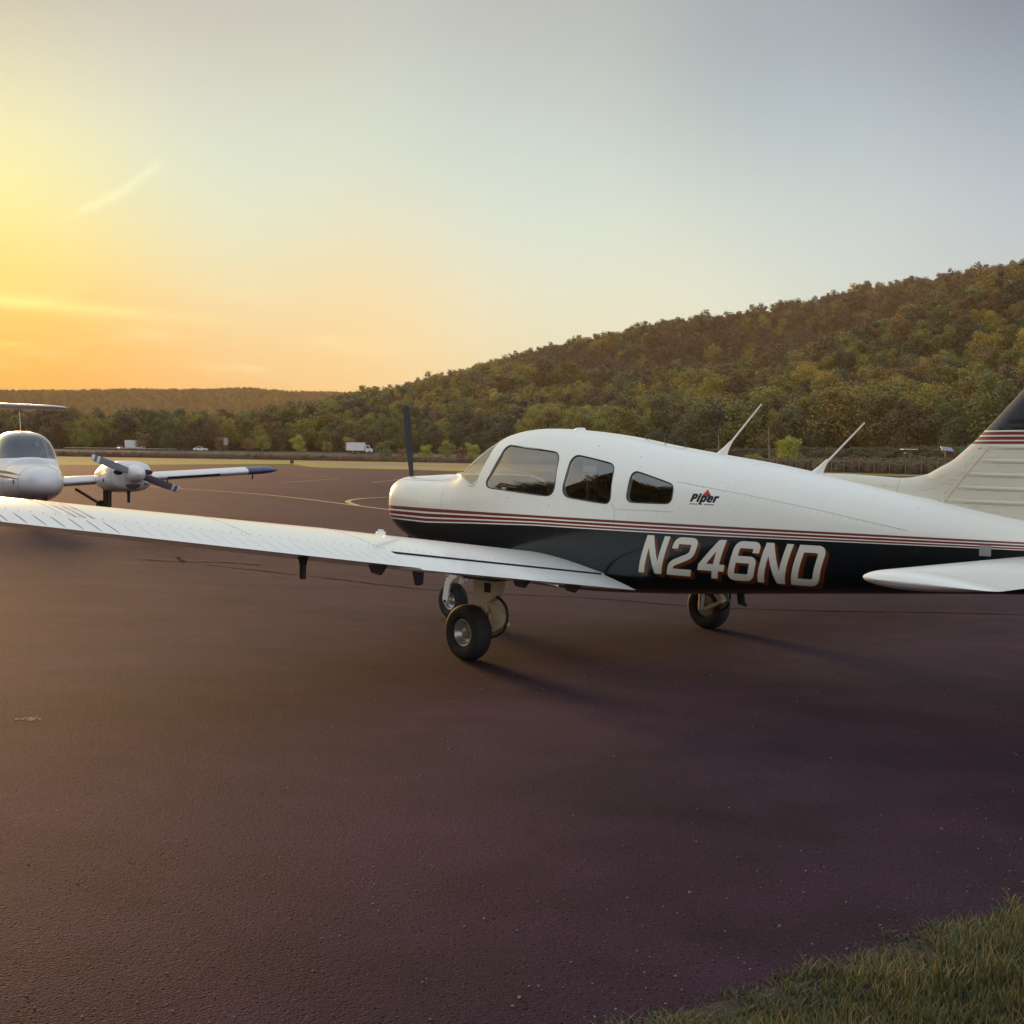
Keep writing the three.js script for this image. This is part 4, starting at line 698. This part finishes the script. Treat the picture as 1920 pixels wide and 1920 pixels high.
// ------------------------------------------------------------------ woods
function crownGeometry(leaves, lobes, size, s0) {   // leaf clumps through a few lobes; one unit high, about 0.8 wide
  seed = s0;
  const L = Array.from({ length: lobes }, (_, i) => { const a = i * 2.4 + rr(0, 1), h = lobes === 1 ? 0.55 : 0.3 + 0.55 * (i / (lobes - 1)) + rr(-0.05, 0.05), d = (0.26 * (1 - Math.abs(h - 0.45))) * rr(0.5, 1.2); return [V3(Math.cos(a) * d, h, Math.sin(a) * d), rr(0.13, 0.21) * (1.15 - 0.5 * h)]; });
  L.push([V3(0, 0.5, 0), 0.24], [V3(0, 0.72, 0), 0.17]);
  const pos = [], ix = [], n = V3(), u = V3(), v = V3(), p = V3();
  for (let i = 0; i < leaves; i++) {
    const [c, r] = L[(rnd() * L.length) | 0];
    do n.set(rr(-1, 1), rr(-1, 1), rr(-1, 1)); while (n.length() > 1 || n.length() < 0.1);
    const q = Math.pow(rnd(), 0.4); n.normalize();
    p.copy(c).addScaledVector(n, r * q * (0.85 + 0.4 * rnd())); p.y += rr(-0.01, 0.01);
    n.add(V3(rr(-0.9, 0.9), rr(-0.5, 1.1), rr(-0.9, 0.9))).normalize();
    u.set(rr(-1, 1), rr(-1, 1), rr(-1, 1)).cross(n).normalize(); v.crossVectors(n, u);
    const a = size * rr(0.5, 1.25), b = a * rr(0.45, 0.9), k = pos.length / 3, bend = a * rr(-0.3, 0.3);
    for (const [x, y, z] of [[-1, 0, 0], [0.1, -1, bend / a], [1, 0.15, 0], [-0.1, 1, bend / a]]) pos.push(p.x + u.x * x * a + v.x * y * b + n.x * z * a, p.y + u.y * x * a + v.y * y * b + n.y * z * a, p.z + u.z * x * a + v.z * y * b + n.z * z * a);
    ix.push(k, k + 1, k + 2, k, k + 2, k + 3);
  }
  const g = raw(pos, ix).toNonIndexed(); g.computeVertexNormals();
  return g;
}
const leafMat = new THREE.MeshPhysicalMaterial({ color: 0xffffff, roughness: 0.9, transmission: 0.35, thickness: 0, side: THREE.DoubleSide }), barkMat = std(lin(0.09, 0.07, 0.055), 0.9), paleBark = std(lin(0.3, 0.26, 0.2), 0.9);
leafMat.name = 'leaves';
const nearCrowns = [0, 1, 2, 3, 4].map((i) => crownGeometry(2600, 6 + i, 0.021, 100 + i)), farCrowns = [0, 1, 2].map((i) => crownGeometry(800, 6 + i, 0.036, 200 + i));
const PALETTE = [[0.18, 0.165, 0.02], [0.14, 0.15, 0.024], [0.095, 0.115, 0.028], [0.21, 0.165, 0.024], [0.06, 0.07, 0.026], [0.13, 0.085, 0.03], [0.09, 0.072, 0.036], [0.066, 0.09, 0.028]];
function wood(name, label, spots, crowns) {    // spots: [x, y, z, height, width, colour]
  const g = new THREE.Group(); g.name = numbered(name); g.userData = { kind: 'stuff', label }; scene.add(g);
  crowns.forEach((geo, k) => {
    const mine = spots.filter((_, i) => i % crowns.length === k), im = new THREE.InstancedMesh(geo, leafMat, mine.length), m = new THREE.Matrix4(), q = new THREE.Quaternion(), c = new THREE.Color();
    mine.forEach(([x, y, z, h, w, col], i) => { q.setFromEuler(new THREE.Euler(rr(-0.06, 0.06), rr(0, 6.28), rr(-0.06, 0.06))); m.compose(V3(x, y, z), q, V3(w, h, w)); im.setMatrixAt(i, m); im.setColorAt(i, c.setRGB(...col)); });
    im.name = 'tree_crowns'; im.userData.kind = 'stuff'; g.add(im);
  });
  return g;
}
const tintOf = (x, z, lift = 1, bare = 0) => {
  if (rnd() < bare * (0.85 + 1.2 * fbm(x / 60, z / 60, 9, 2))) { const b = rr(0.55, 1.3); return [[0.07, 0.064, 0.036], [0.055, 0.056, 0.034], [0.085, 0.062, 0.032]][(rnd() * 3) | 0].map((v) => v * b); }   // bare: chance of a darker, browner crown
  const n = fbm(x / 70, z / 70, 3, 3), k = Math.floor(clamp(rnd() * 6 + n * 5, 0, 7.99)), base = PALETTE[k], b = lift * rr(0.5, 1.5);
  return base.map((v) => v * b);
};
{
  seed = 11;
  const near = [], mid = [], far = [];
  for (let r = 290; r < 1260;) {
    const s = r < 520 ? 7.4 : r < 800 ? 8 : 9.4, da = s / r / D;
    for (let az = -32; az < 38; az += da) {
      const a = az + rr(-0.45, 0.45) * da, q = r + rr(-0.45, 0.45) * s, road = table(ROAD, a), crest = table(RIDGE, a);
      const start = road + 13 + table([[-24, 26], [-10, 22], [-3, 16], [4, 12], [12, 4], [24, 2]], a) + 7 * fbm(a * 0.7, 4);
      if (q < start || q > crest + 26) continue;
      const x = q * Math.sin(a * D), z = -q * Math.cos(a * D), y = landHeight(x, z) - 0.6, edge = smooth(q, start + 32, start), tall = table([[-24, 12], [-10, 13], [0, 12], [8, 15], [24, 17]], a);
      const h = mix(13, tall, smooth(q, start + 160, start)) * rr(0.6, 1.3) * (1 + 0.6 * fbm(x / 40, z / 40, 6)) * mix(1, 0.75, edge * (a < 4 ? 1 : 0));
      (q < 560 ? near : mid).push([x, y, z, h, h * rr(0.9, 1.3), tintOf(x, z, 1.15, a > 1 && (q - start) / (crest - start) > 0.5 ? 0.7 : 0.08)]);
    }
    r += s * 0.92;
  }
  for (let r = 2150; r < 3000;) { const s = r > 2840 ? 9 : 15, da = s / r / D; for (let az = -25.5; az < -2; az += da) { const a = az + rr(-0.4, 0.4) * da, q = r + rr(-0.4, 0.4) * s, x = q * Math.sin(a * D), z = -q * Math.cos(a * D), h = rr(9, 15); far.push([x, landHeight(x, z) - 0.8, z, h, h * rr(0.95, 1.4), tintOf(x, z)]); } r += s; }
  wood('hillside_forest', 'dense broadleaf forest along the foot of the hill', near, nearCrowns);
  wood('hillside_forest', 'forest covering the upper slopes of the hill', mid, farCrowns);
  wood('distant_forest', 'hazy forest on the far ridge at the left', far, farCrowns);
  const brush = [];
  for (let az = -25; az < 25; az += 0.062) for (let k = 0, n = az > 4 ? 10 : 4; k < n; k++) {
    const f = table(FENCE, az), a = az + rr(-0.05, 0.05), q = f + rr(3, table([[-25, 26], [0, 30], [6, 90], [14, 112], [24, 100]], az)), x = q * Math.sin(a * D), z = -q * Math.cos(a * D), h = rr(0.7, 2.1) * table([[-24, 0.8], [0, 0.9], [14, 1.5], [24, 1.7]], az);
    const c = az < 6 ? [[0.19, 0.11, 0.065], [0.15, 0.09, 0.055], [0.2, 0.14, 0.06]] : [[0.085, 0.085, 0.024], [0.1, 0.085, 0.03], [0.11, 0.075, 0.035]];
    brush.push([x, landHeight(x, z) - 0.15, z, h, h * rr(1.2, 2.2), c[(rnd() * 3) | 0].map((v) => v * rr(0.7, 1.2))]);
  }
  wood('brush', 'dry brown brush growing behind the airfield fence', brush, farCrowns);
  // trees round the airfield behind the photographer, seen in the reflections only
  const behind = [];
  for (let az = -120; az < -66; az += 2.6) for (let k = 0; k < 3; k++) { const q = 27 + k * 5 + rr(-2, 2), a = az + rr(-1, 1), h = table([[-120, 6], [-108, 13], [-98, 16], [-88, 21], [-80, 19], [-74, 10], [-66, 4]], az) * rr(0.8, 1.2); behind.push([q * Math.sin(a * D), -0.5, -q * Math.cos(a * D), h, h * rr(0.8, 1.1), tintOf(q, a)]); }
  wood('windbreak_trees', 'belt of trees beside the apron', behind, nearCrowns);
}
// single trees and bushes that stand out along the edge of the field
function treeMaker(kind) {
  const t = thing(kind, '', kind === 'bush' ? 'bush' : 'tree');
  return t;
}
const crownMats = PALETTE.map((c) => { const m = leafMat.clone(); m.color = lin(...c.map((v) => v * 1.6)); return m; });
const greenLeaf = leafMat.clone(); greenLeaf.color = lin(0.36, 0.38, 0.045);
const olive = leafMat.clone(); olive.color = lin(0.26, 0.26, 0.045);
const rust = leafMat.clone(); rust.color = lin(0.27, 0.15, 0.06);
const paleLeaf = leafMat.clone(); paleLeaf.color = lin(0.2, 0.18, 0.12);
const fineCrowns = [0, 1, 2].map((i) => crownGeometry(2600, 7 + i, 0.022, 300 + i));
function soloTree(px, dist, h, w, mat, label, cat = 'tree', bark = barkMat) {
  const az = Math.atan((px - 960) / 2300) / D, x = dist * Math.tan(az * D), z = -dist, y = landHeight(x, z) - 0.2;
  const t = thing(cat === 'bush' ? 'bush' : 'broadleaf_tree', label, cat, [x, y, z], rr(0, 6.28), cat === 'bush' ? 'bushes along the road' : 'single trees along the road');
  const c = mesh('crown', fineCrowns[(rnd() * 3) | 0], mat, t); c.scale.set(w * 1.3, h, w * 1.3); c.position.y = -0.06 * h;
  const parts = [rod([0, -0.3, 0], [0.05 * h * 0.2, h * 0.6, 0], 0.022 * h, 0.008 * h, 8)];
  for (let i = 0; i < 4; i++) { const a = i * 1.7 + rnd(), b = h * rr(0.25, 0.42); parts.push(rod([0, b, 0], [Math.cos(a) * w * 0.25, b + h * 0.22, Math.sin(a) * w * 0.25], 0.01 * h, 0.004 * h, 6)); }
  mesh('trunk', merged(parts), bark, t);
  return t;
}
seed = 21;
[ // pixel column in the photograph gives the bearing; distance, height and width in metres
  [1474, 268, 8.6, 7.6, greenLeaf, 'bright yellow-green tree under the left aerial, in front of the dark wood'],
  [1505, 262, 4.2, 2.6, paleLeaf, 'small pale bare bush right of the bright yellow-green tree', 'bush'],
  [1412, 264, 4.0, 5.2, olive, 'low olive bush left of the bright yellow-green tree', 'bush'],
  [556, 372, 6.6, 6.0, greenLeaf, 'round light green tree left of the white box truck'],
  [489, 374, 6.4, 5.4, olive, 'round olive tree right of the grey roadside sign'],
  [462, 380, 5.2, 4.2, rust, 'small rust-brown tree beside the round olive tree'],
  [612, 378, 4.2, 4.6, olive, 'low olive bush just left of the truck', 'bush'],
  [718, 356, 7.2, 7.4, crownMats[2], 'dark green tree hiding the front of the white box truck'],
  [752, 356, 4.6, 4.4, rust, 'small brown bush between dark green tree and propeller blade', 'bush'],
  [797, 352, 5.8, 5.8, greenLeaf, 'yellow-green tree just right of the upright propeller blade'],
  [836, 350, 7.4, 6.2, olive, 'tall olive tree above the low engine cowling'],
  [862, 346, 5.2, 6.4, rust, 'rust-coloured bush left of the windshield', 'bush'],
  [884, 345, 6.6, 6.0, greenLeaf, 'yellow-green tree left of the windshield top'],
  [900, 338, 3.0, 3.8, paleLeaf, 'pale grey-green bush in front of the trees by the windshield', 'bush'],
  [928, 340, 5.0, 6.0, olive, 'olive tree partly behind the windshield'],
  [946, 352, 8.6, 5.4, rust, 'tall rust-brown tree behind the cabin roof'],
  [412, 384, 5.4, 5.4, crownMats[5], 'brown tree behind the grey roadside sign'],
  [312, 386, 7.4, 5.6, crownMats[4], 'dark tree between the two far cars'],
  [268, 392, 6.8, 7.0, crownMats[5], 'brown tree right of the small white truck'],
  [655, 388, 6.2, 6.4, crownMats[3], 'golden tree behind the white box truck'],
  [1340, 275, 3.6, 4.2, olive, 'low bush behind the cabin, left of the aerial', 'bush'],
  [1620, 246, 3.2, 4.4, olive, 'low bush below the right aerial tip, behind the fence', 'bush'],
  [1738, 240, 3.4, 5.0, crownMats[2], 'low dark bush between shelter and tilted panel', 'bush'],
  [1660, 240, 3.0, 4.4, crownMats[1], 'low bush just left of the white-roofed shelter', 'bush'],
].forEach((a) => soloTree(...a));
for (const [px, dist, h, label] of [[1347, 292, 9, 'thin pale bare trunk above the spine of the plane'], [1441, 284, 10, 'thin pale bare trunk beside the bright yellow-green tree']]) {
  const x = dist * (px - 960) / 2300, t = thing('bare_tree', label, 'tree', [x, landHeight(x, -dist), -dist], 0, 'bare pale trunks at the edge of the wood');
  mesh('trunk', rod([0, -0.3, 0], [-0.5, h, 0.2], 0.13, 0.05, 8), paleBark, t);
  for (let i = 0; i < 3; i++) mesh('branch', rod([-0.5 * (0.5 + i * 0.15), h * (0.5 + i * 0.15), 0.1], [(i % 2 ? 1 : -1) * 1.1 - 0.3, h * (0.68 + i * 0.13), 0], 0.05, 0.02, 6), paleBark, t);
}

// ------------------------------------------------------------------ airfield fence
{
  const fenceMat = std(lin(0.2, 0.17, 0.15), 0.6), f = thing('chain_link_fence', 'long chain-link airfield fence in front of the brown brush', 'fence');
  const at = (az) => { const r = table(FENCE, az), x = r * Math.sin(az * D), z = -r * Math.cos(az * D); return V3(x, landHeight(x, z), z); };
  const pg = merged([rod([0, -0.3, 0], [0, 2.3, 0], 0.05, 0.05, 8), rod([0, 2.25, 0], [0.12, 2.55, -0.2], 0.025, 0.02, 6)]), tops = [];
  let last = null;
  for (let az = -25; az < 25; az += 0.004) { const p = at(az); if (!last || p.distanceTo(last) > 3.4) { const m = mesh('post', pg, fenceMat, f); m.position.copy(p); tops.push(p); last = p; } }
  const rails = []; for (const h of [0.1, 2.25]) for (let i = 1; i < tops.length; i++) rails.push(rod(tops[i - 1].clone().add(V3(0, h, 0)).toArray(), tops[i].clone().add(V3(0, h, 0)).toArray(), 0.022, 0.022, 5));
  mesh('rail', merged(rails), fenceMat, f);
  const wires = []; for (let i = 1; i < tops.length; i++) for (let k = 0; k < 22; k++) { const a = tops[i - 1], b = tops[i], u = k / 22, w = u + 2.1 / 3.4 * 0.9; const P = (t, h) => V3().lerpVectors(a, b, t).add(V3(0, h, 0)).toArray(); if (w <= 1) { wires.push(rod(P(u, 0.1), P(w, 2.25), 0.006, 0.006, 3)); wires.push(rod(P(w, 0.1), P(u, 2.25), 0.006, 0.006, 3)); } }
  const wm = mesh('wire_mesh', merged(wires), fenceMat, f); wm.userData.kind = 'stuff';
}

// ------------------------------------------------------------------ traffic and signs along the road
const spot = (px, dist) => { const x = dist * (px - 960) / 2300; return [x, landHeight(x, -dist), -dist]; };
const truckWhite = std(lin(0.7, 0.69, 0.67), 0.55), darkGlass = std(lin(0.03, 0.03, 0.035), 0.15), grille = std(lin(0.12, 0.06, 0.05), 0.6);
function boxTruck(label, pos, turn, L = 5.6) {
  const t = thing('box_truck', label, 'truck', pos, turn, 'trucks on the far road');
  const b = mesh('cargo_box', box(L, 2.5, 2.35, -0.4 - L / 2 + 2.8, 2.1, 0, 0.05), truckWhite, t);
  for (let i = 0; i < 6; i++) for (const s of [1, -1]) mesh('box_rib', box(0.03, 2.3, 0.02, -0.4 - L + 2.8 + 0.5 + i * (L - 1) / 5, 2.1, s * 1.18), truckWhite, b);
  const cab = new THREE.Shape([[2.7, 0.55], [4.75, 0.55], [4.8, 1.35], [4.1, 1.6], [3.75, 2.5], [2.7, 2.55]].map((p) => new THREE.Vector2(...p)));
  mesh('cab', move(new THREE.ExtrudeGeometry(cab, { depth: 1.9, bevelSize: 0.06, bevelThickness: 0.06, bevelSegments: 2 }), 0, 0, -0.95), truckWhite, t);
  for (const s of [1, -1]) mesh('side_window', move(new THREE.ExtrudeGeometry(new THREE.Shape([[3.0, 1.6], [3.95, 1.6], [3.65, 2.35], [3.0, 2.38]].map((p) => new THREE.Vector2(...p))), { depth: 0.02, bevelEnabled: false }), 0, 0, s * 1.02 - 0.01), darkGlass, t);
  mesh('windshield', box(0.03, 0.85, 1.6, 0, 0, 0, 0.008).rotateZ(0.36).translate(3.98, 2.07, 0), darkGlass, t);
  mesh('grille', box(0.06, 0.5, 1.3, 4.84, 0.95, 0, 0.02), grille, t);
  mesh('chassis', box(L + 2.4, 0.22, 0.9, 1.1, 0.66, 0, 0.03), blackMat, t);
  for (const [x, w] of [[3.9, 0.28], [-1.1, 0.5]]) for (const s of [1, -1]) { const g = mesh('wheel', move(spun([[0.0001, -w / 2], [0.3, -w / 2], [0.45, -w * 0.4], [0.48, 0], [0.45, w * 0.4], [0.3, w / 2], [0.0001, w / 2]], 20), x, 0.48, s * 0.9), rubber, t); mesh('hub', move(new THREE.CylinderGeometry(0.16, 0.16, w + 0.03, 14).rotateX(Math.PI / 2), x, 0.48, s * 0.9), rimMat, g); }
  return t;
}
boxTruck('white box truck driving along the road at the foot of the hill', spot(668, 378), 0, 5.6);
boxTruck('smaller grey-white box truck on the road at far left, right of the headlights', spot(241, 402), 0.5, 3.6);
function car(label, pos, turn, paint, lights) {
  const t = thing('car', label, 'car', pos, turn, 'cars on the far road');
  const ext = (pts, d, z) => move(new THREE.ExtrudeGeometry(new THREE.Shape(pts.map((p) => new THREE.Vector2(...p))), { depth: d, bevelSize: 0.05, bevelThickness: 0.07, bevelSegments: 3 }), 0, 0, z);
  mesh('body', ext([[-2.1, 0.35], [2.1, 0.35], [2.2, 0.62], [2.05, 0.82], [1.1, 0.95], [-1.9, 0.98], [-2.2, 0.85]], 1.5, -0.75), paint, t);
  mesh('cabin', ext([[-1.7, 0.95], [1.0, 0.95], [0.25, 1.42], [-1.0, 1.45]], 1.24, -0.62), paint, t);
  for (const s of [1, -1]) mesh('side_window', move(new THREE.ExtrudeGeometry(new THREE.Shape([[-1.45, 1.0], [0.8, 1.0], [0.2, 1.36], [-0.95, 1.38]].map((p) => new THREE.Vector2(...p))), { depth: 0.02, bevelEnabled: false }), 0, 0, s * 0.7 - 0.01), darkGlass, t);
  mesh('windshield', box(0.02, 0.72, 1.15).rotateZ(1.0).translate(0.74, 1.19, 0), darkGlass, t);
  for (const x of [1.35, -1.35]) for (const s of [1, -1]) mesh('wheel', move(spun([[0.0001, -0.1], [0.2, -0.11], [0.31, -0.08], [0.33, 0], [0.31, 0.08], [0.2, 0.11], [0.0001, 0.1]], 18), x, 0.33, s * 0.78), rubber, t);
  for (const s of [1, -1]) mesh('headlight', new THREE.SphereGeometry(0.13, 12, 8).scale(0.5, 0.8, 1.3).translate(2.18, 0.68, s * 0.6), lights ? new THREE.MeshStandardMaterial({ color: 0xffffff, emissive: lin(1, 0.95, 0.6), emissiveIntensity: 40 }) : rimMat, t);
  return t;
}
car('car facing the camera with both headlights on, at far left', spot(223, 400), -Math.PI / 2 + 0.5, std(lin(0.3, 0.28, 0.27), 0.3), true);
car('white car without lights between the dark tree and the grey sign', spot(375, 388), 0.05, truckWhite, false);
{ // crash barrier along the left stretch of road
  const g = thing('guard_rail', 'pale crash barrier along the road at far left', 'guard rail'), rail = [], pts = [];
  for (let px = 120; px <= 330; px += 6) { const [x, y, z] = spot(px, 386); pts.push(V3(x, y + 0.6, z)); }
  for (let i = 1; i < pts.length; i++) rail.push(rod(pts[i - 1].toArray(), pts[i].toArray(), 0.13, 0.13, 6));
  mesh('rail', merged(rail), std(lin(0.4, 0.34, 0.3), 0.5, { metalness: 0.3 }), g);
  const pg = box(0.14, 0.9, 0.14, 0, -0.35, 0.1, 0.02); pts.forEach((p, i) => { if (i % 2 === 0) mesh('post', pg, brownMetal, g).position.copy(p); });
}
{
  const s = thing('road_sign', 'small grey rectangular sign standing by the road, left of the olive tree', 'sign', spot(422, 378), 0.1);
  mesh('panel', box(1.3, 2.1, 0.05, 0, 3.1, 0, 0.015), std(lin(0.32, 0.3, 0.29), 0.5), s);
  for (const x of [-0.4, 0.4]) mesh('post', rod([x, -0.2, -0.06], [x, 3.6, -0.06], 0.05), brownMetal, s);
  const m = thing('taxiway_marker', 'small red-brown marker box at the edge of the grass', 'marker', spot(546, 225), 0.4);
  mesh('panel', box(0.66, 0.62, 0.22, 0, 0.42, 0, 0.03), std(lin(0.12, 0.035, 0.028), 0.7), m);
  for (const x of [-0.25, 0.25]) mesh('foot', rod([x, -0.1, 0], [x, 0.15, 0], 0.03), blackMat, m);
  const k = thing('roadside_shelter', 'white flat-roofed stand on brown posts at the edge of the wood', 'shelter', spot(1701, 250), 0.15);
  mesh('roof', box(3.1, 0.14, 1.6, 0, 4.75, 0, 0.03), std(lin(0.75, 0.74, 0.7), 0.5), k);
  for (const x of [-0.95, 0.25, 0.55]) mesh('post', rod([x, -0.3, 0], [x, 4.7, 0], 0.11), std(lin(0.2, 0.13, 0.06), 0.8), k);
  mesh('board', box(0.7, 1.6, 0.08, -0.9, 3.7, 0.12, 0.02), std(lin(0.07, 0.06, 0.06), 0.7), k);
  for (const [x, y] of [[-0.95, 4.0], [-1.0, 2.9]]) mesh('lamp_housing', box(0.45, 0.28, 0.3, x, y, 0.3, 0.05), std(lin(0.5, 0.48, 0.46), 0.5), k);
  const p = thing('solar_panel', 'tilted grey panel on a dark cabinet, right of the white-roofed shelter', 'solar panel', spot(1775, 246), 0);
  mesh('panel', box(2.4, 0.06, 1.7, 0, 0, 0, 0.02).rotateX(0.5).rotateZ(-0.12).translate(-0.3, 4.9, 0), std(lin(0.22, 0.2, 0.27), 0.3), p);
  mesh('cabinet', box(1.5, 1.2, 0.8, 0.15, 3.9, -0.1, 0.04), std(lin(0.06, 0.045, 0.045), 0.8), p);
  mesh('post', rod([0.1, -0.2, -0.1], [0.1, 4.8, -0.1], 0.09), brownMetal, p);
  const gs = thing('highway_sign', 'large green highway sign half hidden behind the tail fin', 'sign', spot(1812, 244), -0.1);
  mesh('panel', box(3.6, 2.5, 0.08, 0.2, 4.1, 0, 0.02), std(lin(0.01, 0.13, 0.075), 0.5), gs);
  mesh('upper_panel', box(1.1, 0.6, 0.08, 0.4, 5.68, 0, 0.02), std(lin(0.02, 0.14, 0.12), 0.5), gs);
  for (const x of [-1.2, 1.5]) mesh('post', rod([x, -0.3, -0.12], [x, 5.3, -0.12], 0.1), brownMetal, gs);
}

// ------------------------------------------------------------------ grass verge at the photographer's feet
{
  seed = 5;
  const A = V3(0.369, 0, -3.388), U = V3(1.525, 0, -1.031).normalize(), Nn = V3(-U.z, 0, U.x);     // along the edge, and away from the asphalt
  if (Nn.z < 0) Nn.negate();
  const edge = (s) => 0.05 * fbm(s * 1.3, 2) + 0.09 * fbm(s * 0.4, 7), P = (s, d, y) => A.clone().addScaledVector(U, s).addScaledVector(Nn, d + 0.03 - edge(s)).setY(y);
  const lift = (s, d) => 0.005 + 0.03 * smooth(d, 0.08, 0.6) + 0.05 * smooth(d, 0.2, 1.2) * (0.5 + fbm(s * 1.5, d * 1.5, 3));
  const ss = [], ds = [0, 0.02, 0.05, 0.1, 0.17, 0.25, 0.35, 0.5, 0.7, 1, 1.4, 2, 3, 5, 8, 13, 20];
  for (let s = -14; s < 40; s += s > -3 && s < 6 ? 0.12 : 1) ss.push(s);
  const rows = ds.map((d) => ss.map((s) => P(s, d, lift(s, d) * (d === 0 ? 0.2 : 1)))), g = grid(rows), col = [];
  ds.forEach((d) => ss.forEach((s) => { const k = 1 + 0.7 * fbm(s * 4, d * 4, 1); col.push(0.024 * k, 0.018 * k, 0.011 * k); }));
  g.setAttribute('color', new THREE.Float32BufferAttribute(col, 3));
  const soil = structure('verge', g, std(lin(1, 1, 1), 0.95, { vertexColors: true, side: THREE.DoubleSide }), 'earth under the grass verge');
  const tuft = (n, tall, dry) => {
    const pos = [], ix = [], c = [];
    for (let i = 0; i < n; i++) {
      const a = rr(0, 6.283), r = Math.sqrt(rnd()) * 0.05, x = Math.cos(a) * r, z = Math.sin(a) * r, h = tall * rr(0.45, 1.1), lean = rr(0.1, 0.75) * h, b = rr(0, 6.283), w = rr(0.0016, 0.0042), sx = Math.cos(b + 1.57) * w, sz = Math.sin(b + 1.57) * w, k = pos.length / 3, S = 4;
      const t = dry > rnd() ? [0.2, 0.14, 0.06] : [[0.085, 0.09, 0.013], [0.12, 0.11, 0.018], [0.05, 0.066, 0.013]][(rnd() * 3) | 0], v = rr(0.7, 1.25);
      for (let q = 0; q <= S; q++) { const f = q / S, e = 1 - f ** 1.6, o = lean * f * f; pos.push(x + Math.cos(b) * o + sx * e, h * (f - 0.22 * f * f * (lean / h)), z + Math.sin(b) * o + sz * e, x + Math.cos(b) * o - sx * e, h * (f - 0.22 * f * f * (lean / h)), z + Math.sin(b) * o - sz * e); for (let m = 0; m < 2; m++) c.push(...t.map((u) => u * v)); }
      for (let q = 0; q < S; q++) { const m = k + q * 2; ix.push(m, m + 2, m + 1, m + 1, m + 2, m + 3); }
    }
    const t = raw(pos, ix); t.setAttribute('color', new THREE.Float32BufferAttribute(c, 3)); t.computeVertexNormals(); return t;
  };
  const bladeMat = new THREE.MeshPhysicalMaterial({ color: 0xffffff, vertexColors: true, roughness: 0.75, transmission: 0.3, thickness: 0, side: THREE.DoubleSide });
  const turf = new THREE.Group(); turf.name = 'verge_grass'; turf.userData = { kind: 'stuff', label: 'rough tufted grass along the edge of the asphalt' }; scene.add(turf);
  const kinds = [tuft(40, 0.055, 0.05), tuft(34, 0.072, 0.14), tuft(24, 0.085, 0.35), tuft(44, 0.04, 0.1)], lists = kinds.map(() => []);
  for (let s = -5; s < 14; s += 0.042) for (let d = -0.03; d < 3.4; d += 0.042 * (1 + (s > 5 || s < -1.5 ? 1.2 : 0) + d * 0.25)) {
    const q = s + rr(-0.03, 0.03), e = d + rr(-0.03, 0.03), n = fbm(q * 1.6, e * 1.6, 2), m = fbm(q * 0.7, e * 0.9, 8);
    if (e < 0.1 && rnd() < 0.6 - e * 6) continue;
    const k = n > 0.16 ? 2 : n > 0.0 ? 1 : rnd() < 0.3 ? 3 : 0;
    lists[k].push([P(q, e, lift(q, Math.max(e, 0)) - 0.012), rr(0, 6.28), rr(0.7, 1.25) * (1 + 1.1 * m + 0.7 * n) * (0.6 + 0.4 * smooth(e, 0, 0.3)), rr(0.6, 1.3) * Math.max(0.4, 1 + 1.3 * n + 0.8 * m)]);
  }
  for (let i = 0; i < 26; i++) { const q = rr(-1, 4.5), e = rr(0.05, 0.9); lists[2].push([P(q, e, lift(q, e) - 0.01), rr(0, 6.28), rr(1.15, 1.6), rr(0.9, 1.3)]); }
  kinds.forEach((geo, k) => { const im = new THREE.InstancedMesh(geo, bladeMat, lists[k].length), m = new THREE.Matrix4(), c = new THREE.Color(); lists[k].forEach(([p, a, h, b], i) => { m.compose(p, new THREE.Quaternion().setFromEuler(new THREE.Euler(0, a, 0)), V3(1, h, 1)); im.setMatrixAt(i, m); im.setColorAt(i, c.setRGB(1.08 * b, 1.04 * b, 0.95 * b)); }); im.name = 'grass_tufts'; im.userData.kind = 'stuff'; turf.add(im); });
}
//==END
scene.updateMatrixWorld(true);
renderer.render(scene, camera);
